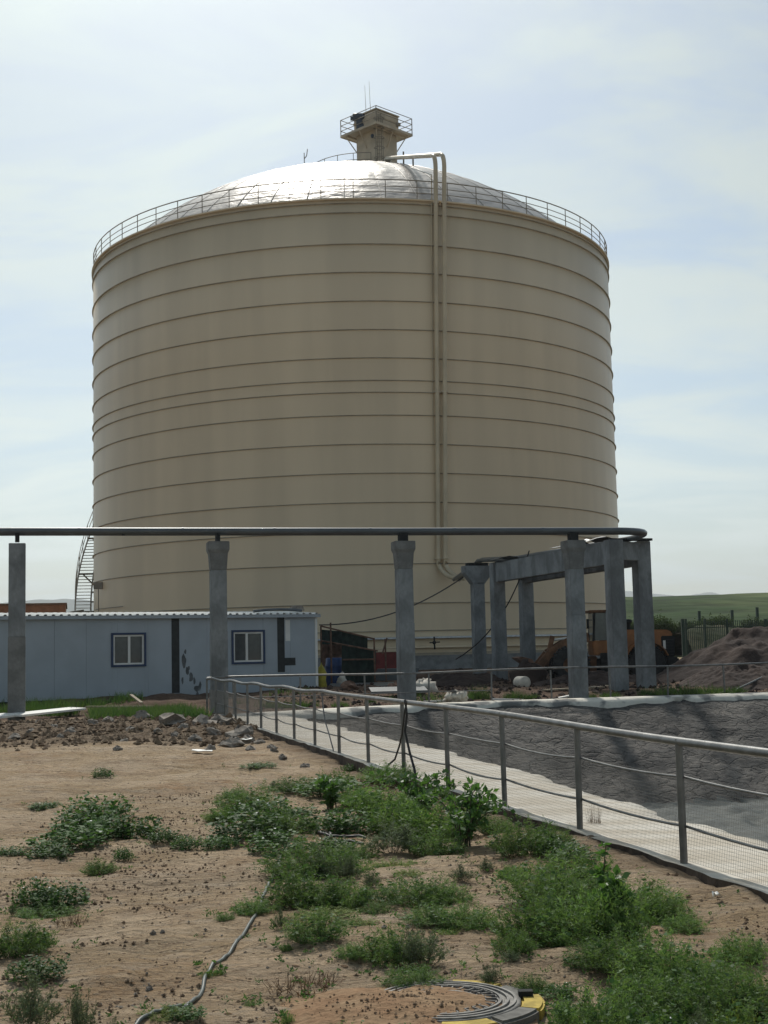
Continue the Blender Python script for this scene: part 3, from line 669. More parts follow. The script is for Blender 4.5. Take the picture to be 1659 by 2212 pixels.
t = empty('overhead_pipe', PP[2] + RNn * .3 - ZA * .2, 'second grey overhead pipe running behind and beside the first along the columns', 'pipe')
run_pipe(.30, -.03, .085, '').build('pipe', M['pipe'], t)
for p in ((nl + nr_) / 2, (fl + fr) / 2):
    MB().box((p.x + .1, p.y, ztf + .04), (1.6, .3, .08), (LN, LD, ZA)).build('saddle', M['dark'], t)
MB().box((tp.x, tp.y, tz + .07), (1.0, .3, .14), (LN, LD, ZA)).build('saddle', M['dark'], t)
# loose cover sheets lying on the frame
for k, (u, wd, ln, lab) in enumerate(((.12, .7, 1.7, 'bent pale sheet metal cover on the near end of the frame'), (.33, .6, 2.4, 'narrow pale sheet metal cover halfway along the frame'), (.93, .8, 1.5, 'crumpled pale sheet metal cover over the far end of the frame'))):
    c = nl.lerp(fl, u) + ZA * (ztf + .10)
    V = [c + LN * a * wd / 2 + LD * b * ln / 2 + ZA * (.05 * rnd.uniform(-1, 1) + .10 * (1 - abs(a))) for b in np.linspace(-1, 1, 5) for a in (-1, 0, 1)]
    V += [v - ZA * .012 for v in V]
    fs = [(i * 3 + j, i * 3 + j + 1, i * 3 + j + 4, i * 3 + j + 3) for i in range(4) for j in range(2)]; fs += [tuple(15 + q for q in reversed(f)) for f in fs]
    tag(MB().add(V, fs).build_at('cover_sheet', M['pipe'], c), lab, 'sheet')

# hanging cables
def sag(a, b, s, n=18): return [Vector(a).lerp(Vector(b), t) - ZA * (4 * s * t * (1 - t)) for t in np.linspace(0, 1, n)]
ca_ = D(1143, 1190, 54.0); cb = D(985, 1424, 63); ca_.z = max(ca_.z, 5.2)
q = D(1072, 1340, 58.5)
tag(MB().tube(arc(ca_, D(1095, 1360, 58.0), cb, 20), .028, 6).build_at('hanging_cable', M['cable'], cb), 'black cable hanging in a curve from the portal frame to the ground', 'cable')
ce = D(1000, 1247, 62); cs_ = D(690, 1350, 57)
tag(MB().tube(sag(cs_, ce, .55), .028, 6).build_at('overhead_cable', M['cable'], cs_), 'dark cable strung from the scaffold shelter up to the T headed column', 'cable')

# ------------------------------------------------------------------ white cabin
BL = D(100, 1514, 47.5); BR = D(686, 1490, 52.9); BL.z = BR.z = 0
BD = (BR - BL).normalized(); BN = Vector((-BD.y, BD.x, 0)); BA = BR - BD * 19
Lc = 19.0
BZ0, BZ1 = .26, 3.10
cab = empty('site_cabin', (BL.x, BL.y, .2), 'long white sandwich panel cabin with blue framed windows and corrugated roof', 'cabin')
def bp(s, n, z): return BR - BD * s + BN * n + ZA * z         # s metres left of the right corner, n behind the face
def s_of(x, y=1400):                                          # where a photo column meets the face
    v = ray(x, y); k = (BR.x * BN.x + BR.y * BN.y) / (v[0] * BN.x + v[1] * BN.y); return (BR - Vector((v[0] * k, v[1] * k, 0))).dot(BD)
def z_on(x, y):
    v = ray(x, y); k = (BR.x * BN.x + BR.y * BN.y) / (v[0] * BN.x + v[1] * BN.y); return EYE + v[2] * k
wins = [(242, 313, 1369, 1438), (502, 570, 1363, 1432)]
ws = [(s_of(b), s_of(a), z_on((a + b) / 2, d), z_on((a + b) / 2, c)) for a, b, c, d in wins]
pw = 1.15; s = 0; cuts = sorted(set([0, Lc]))
edges = [0.0]
while edges[-1] < Lc - .01: edges.append(min(Lc, edges[-1] + pw))
for e0, e1 in zip(edges[:-1], edges[1:]):                     # sandwich panels, cut around the window openings
    segs = [(e0, e1, BZ0, BZ1)]
    for a, b, zl, zh in ws:
        new = []
        for x0, x1, y0, y1 in segs:
            if x1 <= a or x0 >= b: new.append((x0, x1, y0, y1)); continue
            if x0 < a: new.append((x0, a, y0, y1))
            if x1 > b: new.append((b, x1, y0, y1))
            m0, m1 = max(x0, a), min(x1, b); new += [(m0, m1, y0, zl), (m0, m1, zh, y1)]
        segs = new
    for x0, x1, y0, y1 in segs:
        mb = MB(); g0 = .004 if x0 == e0 else 0; g1 = .004 if x1 == e1 else 0
        mb.box(bp((x0 + x1) / 2, .05, (y0 + y1) / 2), (x1 - x0 - g0 - g1, .1, y1 - y0), (BD, BN, ZA)); mb.build('wall_panel', M['panel'], cab)
MB().box(bp(Lc / 2, 5.0, 1.65), (Lc, .1, BZ1 - BZ0), (BD, BN, ZA)).build('back_wall', M['panel'], cab)
for s in (.05, Lc - .05): MB().box(bp(s, 2.55, 1.65), (.1, 4.7, BZ1 - BZ0), (BD, BN, ZA)).build('end_wall', M['panel'], cab)
MB().box(bp(.03, -.012, 1.66), (.10, .05, BZ1 - BZ0), (BD, BN, ZA)).build('corner_trim', M['white'], cab)
MB().box(bp(Lc / 2, .3, .19), (Lc, .4, .2), (BD, BN, ZA)).build('base_rail', M['dark'], cab)
MB().box(bp(Lc / 2, -.16, BZ1 + .03), (Lc + .2, .04, .12), (BD, BN, ZA)).build('fascia', M['panel'], cab)
MB().box(bp(Lc / 2, 2.5, BZ0 - .04), (Lc - .3, 4.6, .06), (BD, BN, ZA)).build('cabin_floor', M['wood'], cab)
# corrugated roof, a shallow gable
prs = []
k = 0; per = .28
xs = np.arange(-.12, Lc + .12, per)
for x in xs: prs += [(x, 0), (x + .13, 0), (x + .17, .07), (x + .24, .07)]
rf = MB(); V = []; nrow = len(prs)
for n, z in ((-.20, BZ1 + .07), (2.55, BZ1 + .23), (5.3, BZ1 + .07)):
    for x, h in prs: V.append(bp(x, n, z + h))
fs = [(i * nrow + j, i * nrow + j + 1, (i + 1) * nrow + j + 1, (i + 1) * nrow + j) for i in range(2) for j in range(nrow - 1)]
rf.add(V, fs); rf.add([v - ZA * .006 for v in V], [tuple(reversed(f)) for f in fs]); rf.build('roof_sheet', M['white'], cab, fix=False)
for wi, (a, b, zl, zh) in enumerate(ws):
    wdw = MB(); cz = (zl + zh) / 2; cs2 = (a + b) / 2; ww = b - a; wh = zh - zl
    for ss in (a, b): wdw.box(bp(ss, .02, cz), (.075, .14, wh + .075), (BD, BN, ZA))
    for z in (zl, zh): wdw.box(bp(cs2, .02, z), (ww - .075, .14, .075), (BD, BN, ZA))
    wobj = wdw.build('window', M['blueframe'], cab)
    fr2 = MB(); i0, i1, z0_, z1_ = a + .04, b - .04, zl + .04, zh - .04
    for ss in (i0 + .03, i1 - .03): fr2.box(bp(ss, .03, cz), (.06, .07, z1_ - z0_), (BD, BN, ZA))
    for z in (z0_ + .03, z1_ - .03): fr2.box(bp(cs2, .03, z), (ww - .2, .07, .06), (BD, BN, ZA))
    fr2.box(bp(cs2 + (.06 if wi else -.02), .025, cz), (.085, .08, z1_ - z0_ - .12), (BD, BN, ZA))
    if wi == 3: fr2.box(bp(cs2 - .30, .02, cz - .0), (.05, .06, z1_ - z0_ - .12), (BD, BN, ZA))
    fr2.build('window_frame', M['white'], wobj)
    for q, ss in enumerate((i0 + (i1 - i0) * .25, i0 + (i1 - i0) * .75)):
        MB().box(bp(ss, .05, cz), ((i1 - i0) / 2 - .03, .01, z1_ - z0_ - .1), (BD, BN, ZA)).build('pane', M['glass'], wobj)
    MB().box(bp(cs2, 1.3, cz), (2.2, .02, 1.8), (BD, BN, ZA)).build('room_back', M['panel'], wobj)
# black tar strips and stains on the face
for x, y0, y1, w_ in ((379, 1336, 1497, .42), (607, 1333, 1452, .42)):
    s = s_of(x); za, zb_ = z_on(x, y1), z_on(x, y0)
    MB().box(bp(s, -.006, (za + zb_) / 2), (w_ * .72, .008, zb_ - za), (BD, BN, ZA)).build('tar_strip', M['black'], cab)
s = s_of(626); MB().box(bp(s, -.008, z_on(626, 1429)), (.46, .008, .29), (BD, BN, ZA)).build('tar_strip', M['black'], cab)
s = s_of(622); MB().box(bp(s, -.005, z_on(622, 1362)), (.20, .006, .80), (BD, BN, ZA)).build('pale_patch', M['white'], cab)
sp_m = mat('tar_smear', (.12, .13, .135), .8, var=.3, scale=5)
for x, y, a, b in ((397, 1428, .10, .26), (404, 1450, .07, .2), (412, 1462, .09, .22), (419, 1470, .06, .16), (425, 1488, .13, .18), (431, 1482, .06, .2), (400, 1408, .05, .1), (408, 1442, .05, .08), (425, 1500, .07, .1), (394, 1470, .05, .14)):
    s = s_of(x); z = z_on(x, y); n = 9
    ring = [bp(s + a * math.cos(2 * pi * k / n) * rnd.uniform(.55, 1.15), -.006, z + b * math.sin(2 * pi * k / n) * rnd.uniform(.6, 1.15)) for k in range(n)]
    MB().prism(ring, BN * .004).build('tar_smear', sp_m, cab)
# odds and ends on the roof's right end
tag(MB().tube(arc(bp(2.6, .2, BZ1 + .22), bp(1.6, .1, BZ1 + .34), bp(.5, .3, BZ1 + .24), 8), .06, 6).build_at('roof_pipe_offcut', M['pipe'], bp(1.6, .2, BZ1 + .2)), 'short bent pipe lying on the cabin roof edge', 'pipe')
tag(MB().box(bp(.55, .5, BZ1 + .34), (.5, .3, .2), (BD, BN, ZA), .7).box(bp(.8, .45, BZ1 + .32), (.25, .3, .16), (BD, BN, ZA), .6).build_at('roof_scrap', M['rock'], bp(.55, .5, BZ1 + .24), bevel=.02), 'small grey scrap lump on the right end of the cabin roof', 'scrap')

# ------------------------------------------------------------------ behind the cabin
b0 = D(-60, 1306, 105); b1 = D(142, 1306, 105)
br = empty('brick_building', (b1.x, b1.y, .5), 'flat roofed red brick building far behind the white cabin', 'building')
bu = Vector((.974, .226, 0)); bv = Vector((-.226, .974, 0)); bc0 = Vector((b1.x, b1.y, 0))
def bbox(z0, z1, e): return MB().prism([bc0 + bu * e - bv * e + ZA * z0, bc0 + bu * e + bv * (10 + e) + ZA * z0, bc0 - bu * (28 + e) + bv * (10 + e) + ZA * z0, bc0 - bu * (28 + e) - bv * e + ZA * z0], ZA * (z1 - z0))
bbox(.2, b1.z, 0).build('wall', M['brick'], br); bbox(b1.z, b1.z + .14, .1).build('parapet_cap', M['rust'], br)
yr = 80
t = empty('tank_walkway_rail', D(165, 1330, yr), 'low steel walkway railing at the foot of the tank stair', 'railing')
pts = [D(143, 1325, yr), D(160, 1321, yr), D(180, 1318, yr), D(186, 1333, yr)]
MB().tube(pts, .05, 6).build('rail', M['rail'], t)
for x, y in ((150, 1324), (164, 1320), (178, 1319), (195, 1326), (205, 1326)): a = D(x, y, yr); MB().tube([a, Vector((a.x, a.y, gz(a.x, a.y)))], .05, 6).build('post', M['rail'], t)
MB().tube([D(183, 1328, yr), D(210, 1328, yr)], .04, 6).build('rail', M['rail'], t)

# ------------------------------------------------------------------ scaffold shelter and what stands in it
SY = 55.5
sh = empty('scaffold_shelter', (D(750, 1470, SY).x, SY, .35), 'scaffold pole shelter hung with dark green netting beside the cabin', 'shelter')
def Sd(x, y, d=SY): return D(x, y, d)
for x, y0, y1, d in ((693, 1352, 1490, SY), (714, 1345, 1482, SY - .8), (808, 1378, 1478, SY), (832, 1380, 1478, SY + 1), (747, 1372, 1470, SY + 2.5)):
    a = Sd(x, y0, d); b = Vector((a.x, d, .25)); MB().tube([a, b], .04, 6).build('pole', M['rust'], sh)
for (x0, y0), (x1, y1), d in (((692, 1352), (808, 1380), SY), ((694, 1384), (816, 1406), SY - .3), ((740, 1425), (808, 1424), SY), ((826, 1412), (836, 1378), SY + .8)):
    MB().tube([Sd(x0, y0, d), Sd(x1, y1, d)], .038, 6).build('pole', M['rust'], sh)
def sheet(pts, thick, m, parent, name):
    mb = MB(); mb.prism(pts, (0, thick, 0)); return mb.build(name, m, parent)
def cloth(x0, x1, top0, top1, bot, d, nm, m, parent):
    V = []; nx, nz = 18, 10
    for j in range(nz + 1):
        for i in range(nx + 1):
            u = i / nx; v = j / nz; x = x0 + (x1 - x0) * u; yt = top0 + (top1 - top0) * u + 6 * math.sin(pi * u) * 0
            p = Sd(x, yt + (bot - yt) * v, d + .10 * float(noise2(u * 7, v * 2.2, 4)) + .05 * float(noise2(u * 15, v * 6, 9))); V.append(p)
    n = nx + 1; fs = [(j * n + i, j * n + i + 1, (j + 1) * n + i + 1, (j + 1) * n + i) for j in range(nz) for i in range(nx)]
    mb = MB(); mb.add(V, fs, True); mb.add([v + Vector((0, .02, 0)) for v in V], [tuple(reversed(f)) for f in fs], True); return mb.build(nm, m, parent, fix=False)
cloth(738, 794, 1362, 1378, 1476, SY + .25, 'netting', M['netting'], sh)
cloth(694, 742, 1360, 1364, 1392, SY + 1.6, 'netting', M['netting'], sh)
cloth(742, 812, 1400, 1404, 1476, SY + .35, 'netting', M['netting'], sh)
cloth(694, 742, 1392, 1392, 1440, SY + 2.2, 'back_panel', M['rust'], sh)
bc = Sd(723, 1470, SY + .9); tag(MB().lathe([(0, 0), (.36, 0), (.38, .05), (.37, .35), (.39, .40), (.37, .45), (.37, .75), (.39, .8), (.37, .85), (.35, 1.12), (.3, 1.15), (0, 1.15)], (bc.x, bc.y, .32), 20).build_at('plastic_barrel', M['blueplastic'], (bc.x, bc.y, .32)), 'dark blue plastic barrel inside the scaffold shelter', 'barrel')
def blob(c, sx, sy, sz, seed, n=10, m=7, squash=1.0, rough=.22):
    V = []; fs = []
    for j in range(m + 1):
        ph = pi * j / m
        for i in range(n):
            th = 2 * pi * i / n; d = 1 + rough * float(noise2(th * 1.9 + seed * 3.7, ph * 1.9 + seed, seed)) + rough * .6 * float(noise2(th * 4.1 + seed, ph * 4.1, seed + 5))
            V.append(Vector(c) + Vector((sx * d * math.sin(ph) * math.cos(th), sy * d * math.sin(ph) * math.sin(th), sz * d * math.cos(ph))))
    for j in range(m):
        for i in range(n): fs.append((j * n + i, j * n + (i + 1) % n, (j + 1) * n + (i + 1) % n, (j + 1) * n + i))
    return V, fs
def lump(name, c, s, m, label, cat, group=None, seed=1, smooth_=True, rough=.25, n=12, mm=8):
    V, fs = blob((0, 0, 0), s[0], s[1], s[2], seed, n, mm, rough=rough)
    o = MB().add(V, fs, smooth_).build(name, m); o.location = c; o.rotation_euler = (0, 0, seed * 1.3)
    return tag(o, label, cat, group)
p = Sd(695, 1466, SY - 1.2); lump('yellow_sack', (p.x, p.y, .62), (.20, .2, .55), M['yelbag'], 'yellow sack standing against the cabin corner', 'sack', seed=3)
p = Sd(739, 1470, SY - .6); lump('white_sack', (p.x, p.y, .50), (.22, .2, .34), M['bag'], 'crumpled white sack at the foot of the blue barrel', 'sack', seed=6)
p = Sd(846, 1412, SY + 7.5)
rb = empty('red_container', (p.x, p.y, .4), 'dull red steel box with cream rim by the tank foot', 'container')
MB().box((p.x, p.y, 1.05), (1.9, 1.2, 1.2)).build('box', M['red'], rb, bevel=.02)
MB().box((p.x, p.y, 1.72), (2.0, 1.3, .12)).build('rim', M['cream'], rb, bevel=.01)
for k in range(5): MB().box((p.x - .76 + .38 * k, p.y - .62, 1.05), (.08, .05, 1.1)).build('rib', M['red'], rb)
p = Sd(850, 1440, SY + 2.5); tag(MB().prism([(p.x - .9, p.y, .45), (p.x + .9, p.y, .45), (p.x + 1.1, p.y, .95), (p.x - .7, p.y, .95)], (0, .7, 0)).build_at('steel_trough', M['pipe'], (p.x, p.y, .45), bevel=.02), 'grey steel trough in front of the red box', 'trough')
for i, (x, y, L, wd, a, lab) in enumerate(((860, 1492, 1.9, 1.0, .1, 'grey sheet lying flat at the foot of the capped column'), (800, 1482, 3.2, 1.0, -.05, 'long grey sheet on the ground in front of the scaffold shelter'))):
    g = G(x, y, .36); gg = Vector((g.x, min(g.y, 53), 0)); ax = (Vector((math.cos(a), math.sin(a), 0)), Vector((-math.sin(a), math.cos(a), .12)).normalized(), ZA)
    tag(MB().box((gg.x, gg.y - 4 * i * 0, .40), (L, wd, .05), ax).build_at('metal_sheet', M['pipe'], (gg.x, gg.y, .34)), lab, 'sheet')
for i, (x, y, s_) in enumerate(((755, 1478, .5), (860, 1470, .4), (890, 1492, .35))):
    d = 50 - i; p = D(x, y, d); lump('debris_pile', (p.x, p.y, gz(p.x, p.y) + .08), (s_, s_ * .7, .22), M['rust'], ['dark scrap heap beside the blue barrel', 'dark scrap heap in front of the red box', 'dark scrap heap right of the capped column'][i], 'debris', seed=11 + i, smooth_=False)

# ------------------------------------------------------------------ wheel loader
LY = 55.5
ld = empty('wheel_loader', (9.0, LY, .25), 'dusty orange wheel loader parked under the portal frame', 'loader')
def lp(x, y, dy=0): q = D(x, y, LY); return Vector((q.x, LY + dy, q.z))
WR = .72
for wx, wy in ((7.32, -1.0), (7.32, 1.0), (10.35, -1.0), (10.35, 1.0)):
    c = Vector((wx, LY + wy, .25 + WR)); s_ = -1 if wy < 0 else 1
    wh = MB().lathe([(.33, -.25), (.50, -.28), (.66, -.27), (WR, -.20), (WR, .20), (.66, .27), (.50, .28), (.33, .25)], c, 28, 'y').build('wheel', M['rubber'], ld, fix=False)
    lug = MB()
    for k in range(18):
        a = 2 * pi * k / 18
        for sd in (-1, 1):
            p = c + Vector((math.cos(a + sd * .08) * (WR + .02), sd * .13, math.sin(a + sd * .08) * (WR + .02)))
            lug.box(p, (.09, .24, .10), (Vector((-math.sin(a), 0, math.cos(a))), Vector((0, 1, 0)), Vector((math.cos(a), 0, math.sin(a)))))
    lug.build('tread', M['rubber'], wh)
    MB().lathe([(0, s_ * .14), (.10, s_ * .16), (.12, s_ * .10), (.26, s_ * .08), (.30, s_ * .20), (.34, s_ * .22), (.34, -s_ * .2)], c, 24, 'y').build('rim', M['dirtyorange'], wh, fix=False)
# rear frame, hood, counterweight
hood = MB().prism([(9.55, LY - .62, 1.15), (11.45, LY - .62, 1.15), (11.52, LY - .62, 2.2), (11.3, LY - .62, 2.30), (9.45, LY - .62, 2.34)], (0, 1.24, 0)); hood.build('hood', M['orange'], ld, bevel=.05)
MB().prism([(11.05, LY - .66, 1.2), (11.56, LY - .66, 1.2), (11.62, LY - .66, 2.05), (11.05, LY - .66, 2.05)], (0, 1.32, 0)).build('radiator_grille', M['dark'], ld, bevel=.03)
for k in range(6): MB().box((11.34, LY - .67, 1.3 + .12 * k), (.4, .02, .03)).build('grille_slat', M['rubber'], ld)
MB().box((11.16, LY - .685, 1.7), (.10, .015, .34)).build('warning_plate', M['white'], ld)
MB().box((11.45, LY, .95), (.5, 1.7, .5)).build('counterweight', M['rubber'], ld, bevel=.06)
MB().box((10.2, LY, 1.0), (2.2, .9, .5)).build('rear_frame', M['rubber'], ld, bevel=.04)
MB().box((7.7, LY, 1.0), (1.6, .8, .6)).build('front_frame', M['dirtyorange'], ld, bevel=.05)
MB().box((8.85, LY, .95), (.8, .8, .5)).build('articulation_joint', M['rubber'], ld, bevel=.04)
MB().box((8.9, LY - .82, 1.05), (.7, .2, .75)).build('step_ladder', M['rubber'], ld, bevel=.02)
for k in range(3): MB().box((8.9, LY - .95, .78 + .26 * k), (.6, .12, .04)).build('step', M['dark'], ld)
for s_ in (-1, 1):
    f_ = MB(); arcp = [(10.35 + .88 * math.cos(a), .97 + .88 * math.sin(a)) for a in np.linspace(R_(20), R_(160), 9)]
    for (x0, z0_), (x1, z1_) in zip(arcp[:-1], arcp[1:]): f_.bar((x0, LY + s_ * 1.0, z0_), (x1, LY + s_ * 1.0, z1_), .6, .04)
    f_.build('fender', M['orange'], ld)
# cab
cx0, cx1, cz0, cz1 = 8.28, 9.50, 1.55, 3.05
MB().box(((cx0 + cx1) / 2, LY, 1.62), (cx1 - cx0, 1.3, .6), None).build('cab_base', M['orange'], ld, bevel=.04)
MB().box(((cx0 + cx1) / 2, LY, cz1 + .05), (cx1 - cx0 + .22, 1.5, .10)).build('cab_roof', M['dirtyorange'], ld, bevel=.04)
for x in (cx0 + .04, 8.95, cx1 - .04):
    for s_ in (-1, 1): MB().bar((x, LY + s_ * .62, 1.9), (x + (.08 if x < 8.5 else 0), LY + s_ * .62, cz1), .08).build('cab_pillar', M['dark'], ld)
for s_ in (-1, 1):
    for a, b in ((cx0 + .1, 8.90), (9.0, cx1 - .08)):
        MB().box(((a + b) / 2, LY + s_ * .62, 2.48), (b - a, .015, 1.1)).build('cab_window', M['glass'], ld)
MB().box((cx0 + .05, LY, 2.48), (.015, 1.15, 1.1)).build('windscreen', M['glass'], ld)
MB().box((cx1 - .04, LY, 2.48), (.015, 1.15, 1.1)).build('rear_window', M['glass'], ld)
MB().box((8.95, LY + .1, 2.05), (.5, .5, .75)).build('seat', M['dark'], ld, bevel=.05)
MB().bar((cx0, LY - .7, 2.75), (cx0 - .18, LY - .85, 2.75), .03).box((cx0 - .2, LY - .86, 2.6), (.08, .16, .38)).build('mirror', M['dark'], ld)
MB().tube([(10.2, LY - .3, 2.3), (10.2, LY - .3, 2.75), (10.28, LY - .3, 2.85)], .05, 8).build('exhaust', M['rust'], ld)
MB().tube([(9.9, LY + .2, 2.3), (9.9, LY + .2, 2.6)], .09, 10).lathe([(0, 0), (.14, 0), (.15, .14), (0, .18)], (9.9, LY + .2, 2.6), 12).build('air_filter', M['dark'], ld)
# boom, cylinder, bucket
for s_ in (-.55, .55):
    pts = [(8.15, LY + s_, 2.05), (7.4, LY + s_, 1.95), (6.55, LY + s_, 1.45), (5.95, LY + s_, .75)]
    bm_ = MB()
    for i_, (p0, p1) in enumerate(zip(pts[:-1], pts[1:])): bm_.bar(p0, p1, .13, .36 - .03 * i_)
    bm_.build('boom_arm', M['dirtyorange'], ld)
MB().tube([(8.2, LY, 2.15), (7.35, LY, 2.05)], .12, 10).build('tilt_cylinder', M['dirtyorange'], ld)
MB().tube([(7.35, LY, 2.05), (6.72, LY, 1.98)], .05, 8).build('cylinder_rod', M['white'], ld)
MB().bar((6.75, LY, 2.15), (6.45, LY, .95), .18, .22).build('bell_crank', M['dirtyorange'], ld)
bk = MB(); prf = [(5.95, .95), (5.75, 1.25), (5.35, 1.35), (5.15, 1.30), (5.55, 1.0), (5.62, .7), (5.45, .45), (4.7, .35), (4.7, .29), (5.7, .29), (5.95, .5)]
bk.prism([(x, LY - 1.25, z) for x, z in prf], (0, 2.5, 0)); bk.build('bucket', M['rust'], ld)
p = D(1142, 1450, LY - 1.8); lump('dark_soil_heap', (p.x, p.y, .35), (.75, .6, .75), M['mound'], 'small dark soil heap between the loader bucket and the portal frame leg', 'soil heap', seed=4, rough=.3)

# ------------------------------------------------------------------ spoil heaps
def heap(name, cx, cy, rx, ry, h, label, seed, m, pw=1.0):
    n = 100; V = []; xs = np.linspace(-1, 1, n)
    XX, YY = np.meshgrid(xs, xs); rr = np.hypot(XX, YY)
    Z = h * np.clip(1 - rr ** 1.35, 0, 1) ** pw * (1 + .25 * fbm(XX * 2.2, YY * 2.2, seed, 4, .55)) + .10 * fbm(XX * rx * 1.5, YY * ry * 1.5, seed + 3, 5, .68) * np.clip(1.15 - rr, 0, 1)
    Z = np.where(rr > 1.02, -.25, Z)
    X = cx + XX * rx; Y = cy + YY * ry
    V = np.stack([X, Y, Z + base_z(X, Y) - .05], -1).reshape(-1, 3); ii = np.arange(n * n).reshape(n, n)
    Fc = np.stack([ii[:-1, :-1], ii[:-1, 1:], ii[1:, 1:], ii[1:, :-1]], -1).reshape(-1, 4)
    loc = Vector((cx, cy, float(base_z(cx, cy)))); V = V - np.array([loc.x, loc.y, loc.z])
    o = np_mesh(name, V, Fc, m); o.location = loc
    return tag(o, label, 'soil heap')
heap('spoil_heap', 14.3, 52.0, 4.7, 4.2, 1.62, 'big reddish brown spoil heap to the right of the loader', 81, M['mound'], .95)
heap('spoil_heap', 12.4, 48.0, 2.4, 2.2, .75, 'low dark spoil heap in front of the big reddish one', 85, M['mound'])
heap('spoil_heap', 3.0, 57.0, 2.4, 2.2, .55, 'low reddish spoil heap before the T headed column', 88, M['mound'])
heap('spoil_heap', 8.0, 51.5, 3.0, 1.6, .40, 'flat spoil heap between the portal frame legs', 91, M['mound'])

# ------------------------------------------------------------------ fences round the pond
nf_n = list(range(-3, 16))
nY = [10.2 + 1.946 * n for n in nf_n]
fence = empty('pond_fence', (2.15, 10.2, .05), 'grey steel pipe fence with wire mesh along the plastered path by the pond', 'fence')
def fz(Y): return .08 + .03 * float(smooth(Y, 20, 38))
def ftop(Y): return .98 + .05 * float(smooth(Y, 10, 15)) + (.02 * math.sin(Y * 1.7) if Y > 22 else 0)
post_me = MB().tube([(0, 0, -.12), (0, 0, .90)], .028, 10).mesh('post'); post_me.materials.append(M['steel'])
floc = Vector(fence.location)
for y in nY[:-1]:
    x = float(fenceX(y)); o = link_mesh('post', post_me, None, fence, Vector((x, y, fz(y))) - floc); o.scale = (1, 1, (ftop(y) - fz(y) + .02) / .90); o.rotation_euler = (rnd.uniform(-.012, .012), rnd.uniform(-.012, .012), 0)
corner = Vector((float(fenceX(39.4)), 39.4, .1))
link_mesh('post', post_me, None, fence, corner - floc)
MB().tube([(float(fenceX(y)), y, ftop(y)) for y in np.linspace(nY[0], 39.4, 46)], .033, 10).build('top_rail', M['steel'], fence)
for h, nm in ((.64, 'middle_wire'), (.28, 'lower_wire')):
    for y0, y1 in zip(nY[:-2], nY[1:-1]):
        sg = rnd.uniform(.005, .035)
        MB().tube([(float(fenceX(y)) + .03, y, fz(y) + h - 4 * sg * t * (1 - t)) for t, y in ((t, y0 + (y1 - y0) * t) for t in np.linspace(0, 1, 7))], .0105, 6).build(nm, M['steel'], fence)
wm = []; wf = []
def wire(p, q, r):
    b = len(wm); d = (q - p).normalized(); a = Vector((1, 0, 0)) if abs(d.x) < .8 else Vector((0, 1, 0)); X = d.cross(a).normalized(); Y = d.cross(X)
    for e in (p, q):
        for k in range(3): an = 2 * pi * k / 3; wm.append(e + (X * math.cos(an) + Y * math.sin(an)) * r)
    for k in range(3): wf.append((b + k, b + (k + 1) % 3, b + 3 + (k + 1) % 3, b + 3 + k))
fl_dir = Vector((-.2526, 1, 0)); L_ = fl_dir.length
yv = np.arange(4.5, 39.3, .024)
for y in yv: x = float(fenceX(y)) + .035; wire(Vector((x, y, .11)), Vector((x, y, .72)), .0011)
for k in range(25):
    z = .11 + .0254 * k
    for y0, y1 in zip(nY[:-2], nY[1:-1]): wire(Vector((float(fenceX(y0)) + .035, y0, z)), Vector((float(fenceX(y1)) + .035, y1, z)), .0011)
me = bpy.data.meshes.new('wire_mesh'); me.from_pydata([v - floc for v in wm], [], wf); me.materials.append(M['wire'])
tag(link_mesh('wire_mesh', me, None, fence), kind='stuff')
# far fence
def bfP(x): 
    v = ray(x, 1480); k = v[0] / v[1]; A = Vector((-5.2, 39.4, 0)); d = Vector((11.6, 43.6, 0)) - A
    s = (k * A.y - A.x) / (d.x - k * d.y); return A + d * s
bf = empty('pond_fence', (3, 41.4, .1), 'thin steel rail fence along the far coping of the pond', 'fence')
bxs = [505, 648, 789, 926, 1061, 1191, 1318, 1442, 1565, 1690, 1810]
bps = [corner] + [bfP(x) for x in bxs]
for p in bps[1:]:
    o = link_mesh('post', post_me, None, bf, Vector((p.x, p.y, .1)) - Vector(bf.location)); o.rotation_euler = (rnd.uniform(-.02, .02), rnd.uniform(-.03, .03), 0)
MB().tube([Vector((p.x, p.y, 1.04 + .025 * math.sin(i * 1.3))) for i, p in enumerate(bps)], .030, 8).build('top_rail', M['steel'], bf)
for a, b in zip(bps[:5], bps[1:6]): MB().tube([Vector((a.x, a.y, .45)), Vector((b.x, b.y, .44))], .016, 6).build('middle_wire', M['steel'], bf)

# ------------------------------------------------------------------ hills and far fence
def hill(name, x0, x1, y0, y1, hf, m, nx=90, ny=40, kind='structure'):
    xs = np.linspace(x0, x1, nx); ys = np.linspace(y0, y1, ny); X, Y = np.meshgrid(xs, ys); Z = hf(X, Y)
    ii = np.arange(nx * ny).reshape(ny, nx); Fc = np.stack([ii[:-1, :-1], ii[:-1, 1:], ii[1:, 1:], ii[1:, :-1]], -1).reshape(-1, 4)
    return tag(np_mesh(name, np.stack([X, Y, Z], -1).reshape(-1, 3), Fc, m), kind=kind)
M['hill'] = mat('hill_grass', (.030, .056, .018), .95, col2=(.085, .11, .042), scale=.09, fine=.45, bscale=.30, detail=9, stretch=(.5, 1, 1), spec=.1, bump=.5, lo=.4, hi=.62)
M['bank'] = mat('earth_bank', (.04, .05, .025), .95, col2=(.09, .08, .05), scale=.25, fine=.3, bscale=1.3, detail=9, spec=.1, bump=.2)
M['farhill'] = mat('far_mountain', (.10, .115, .075), .95, var=.2, scale=.003, spec=.05)
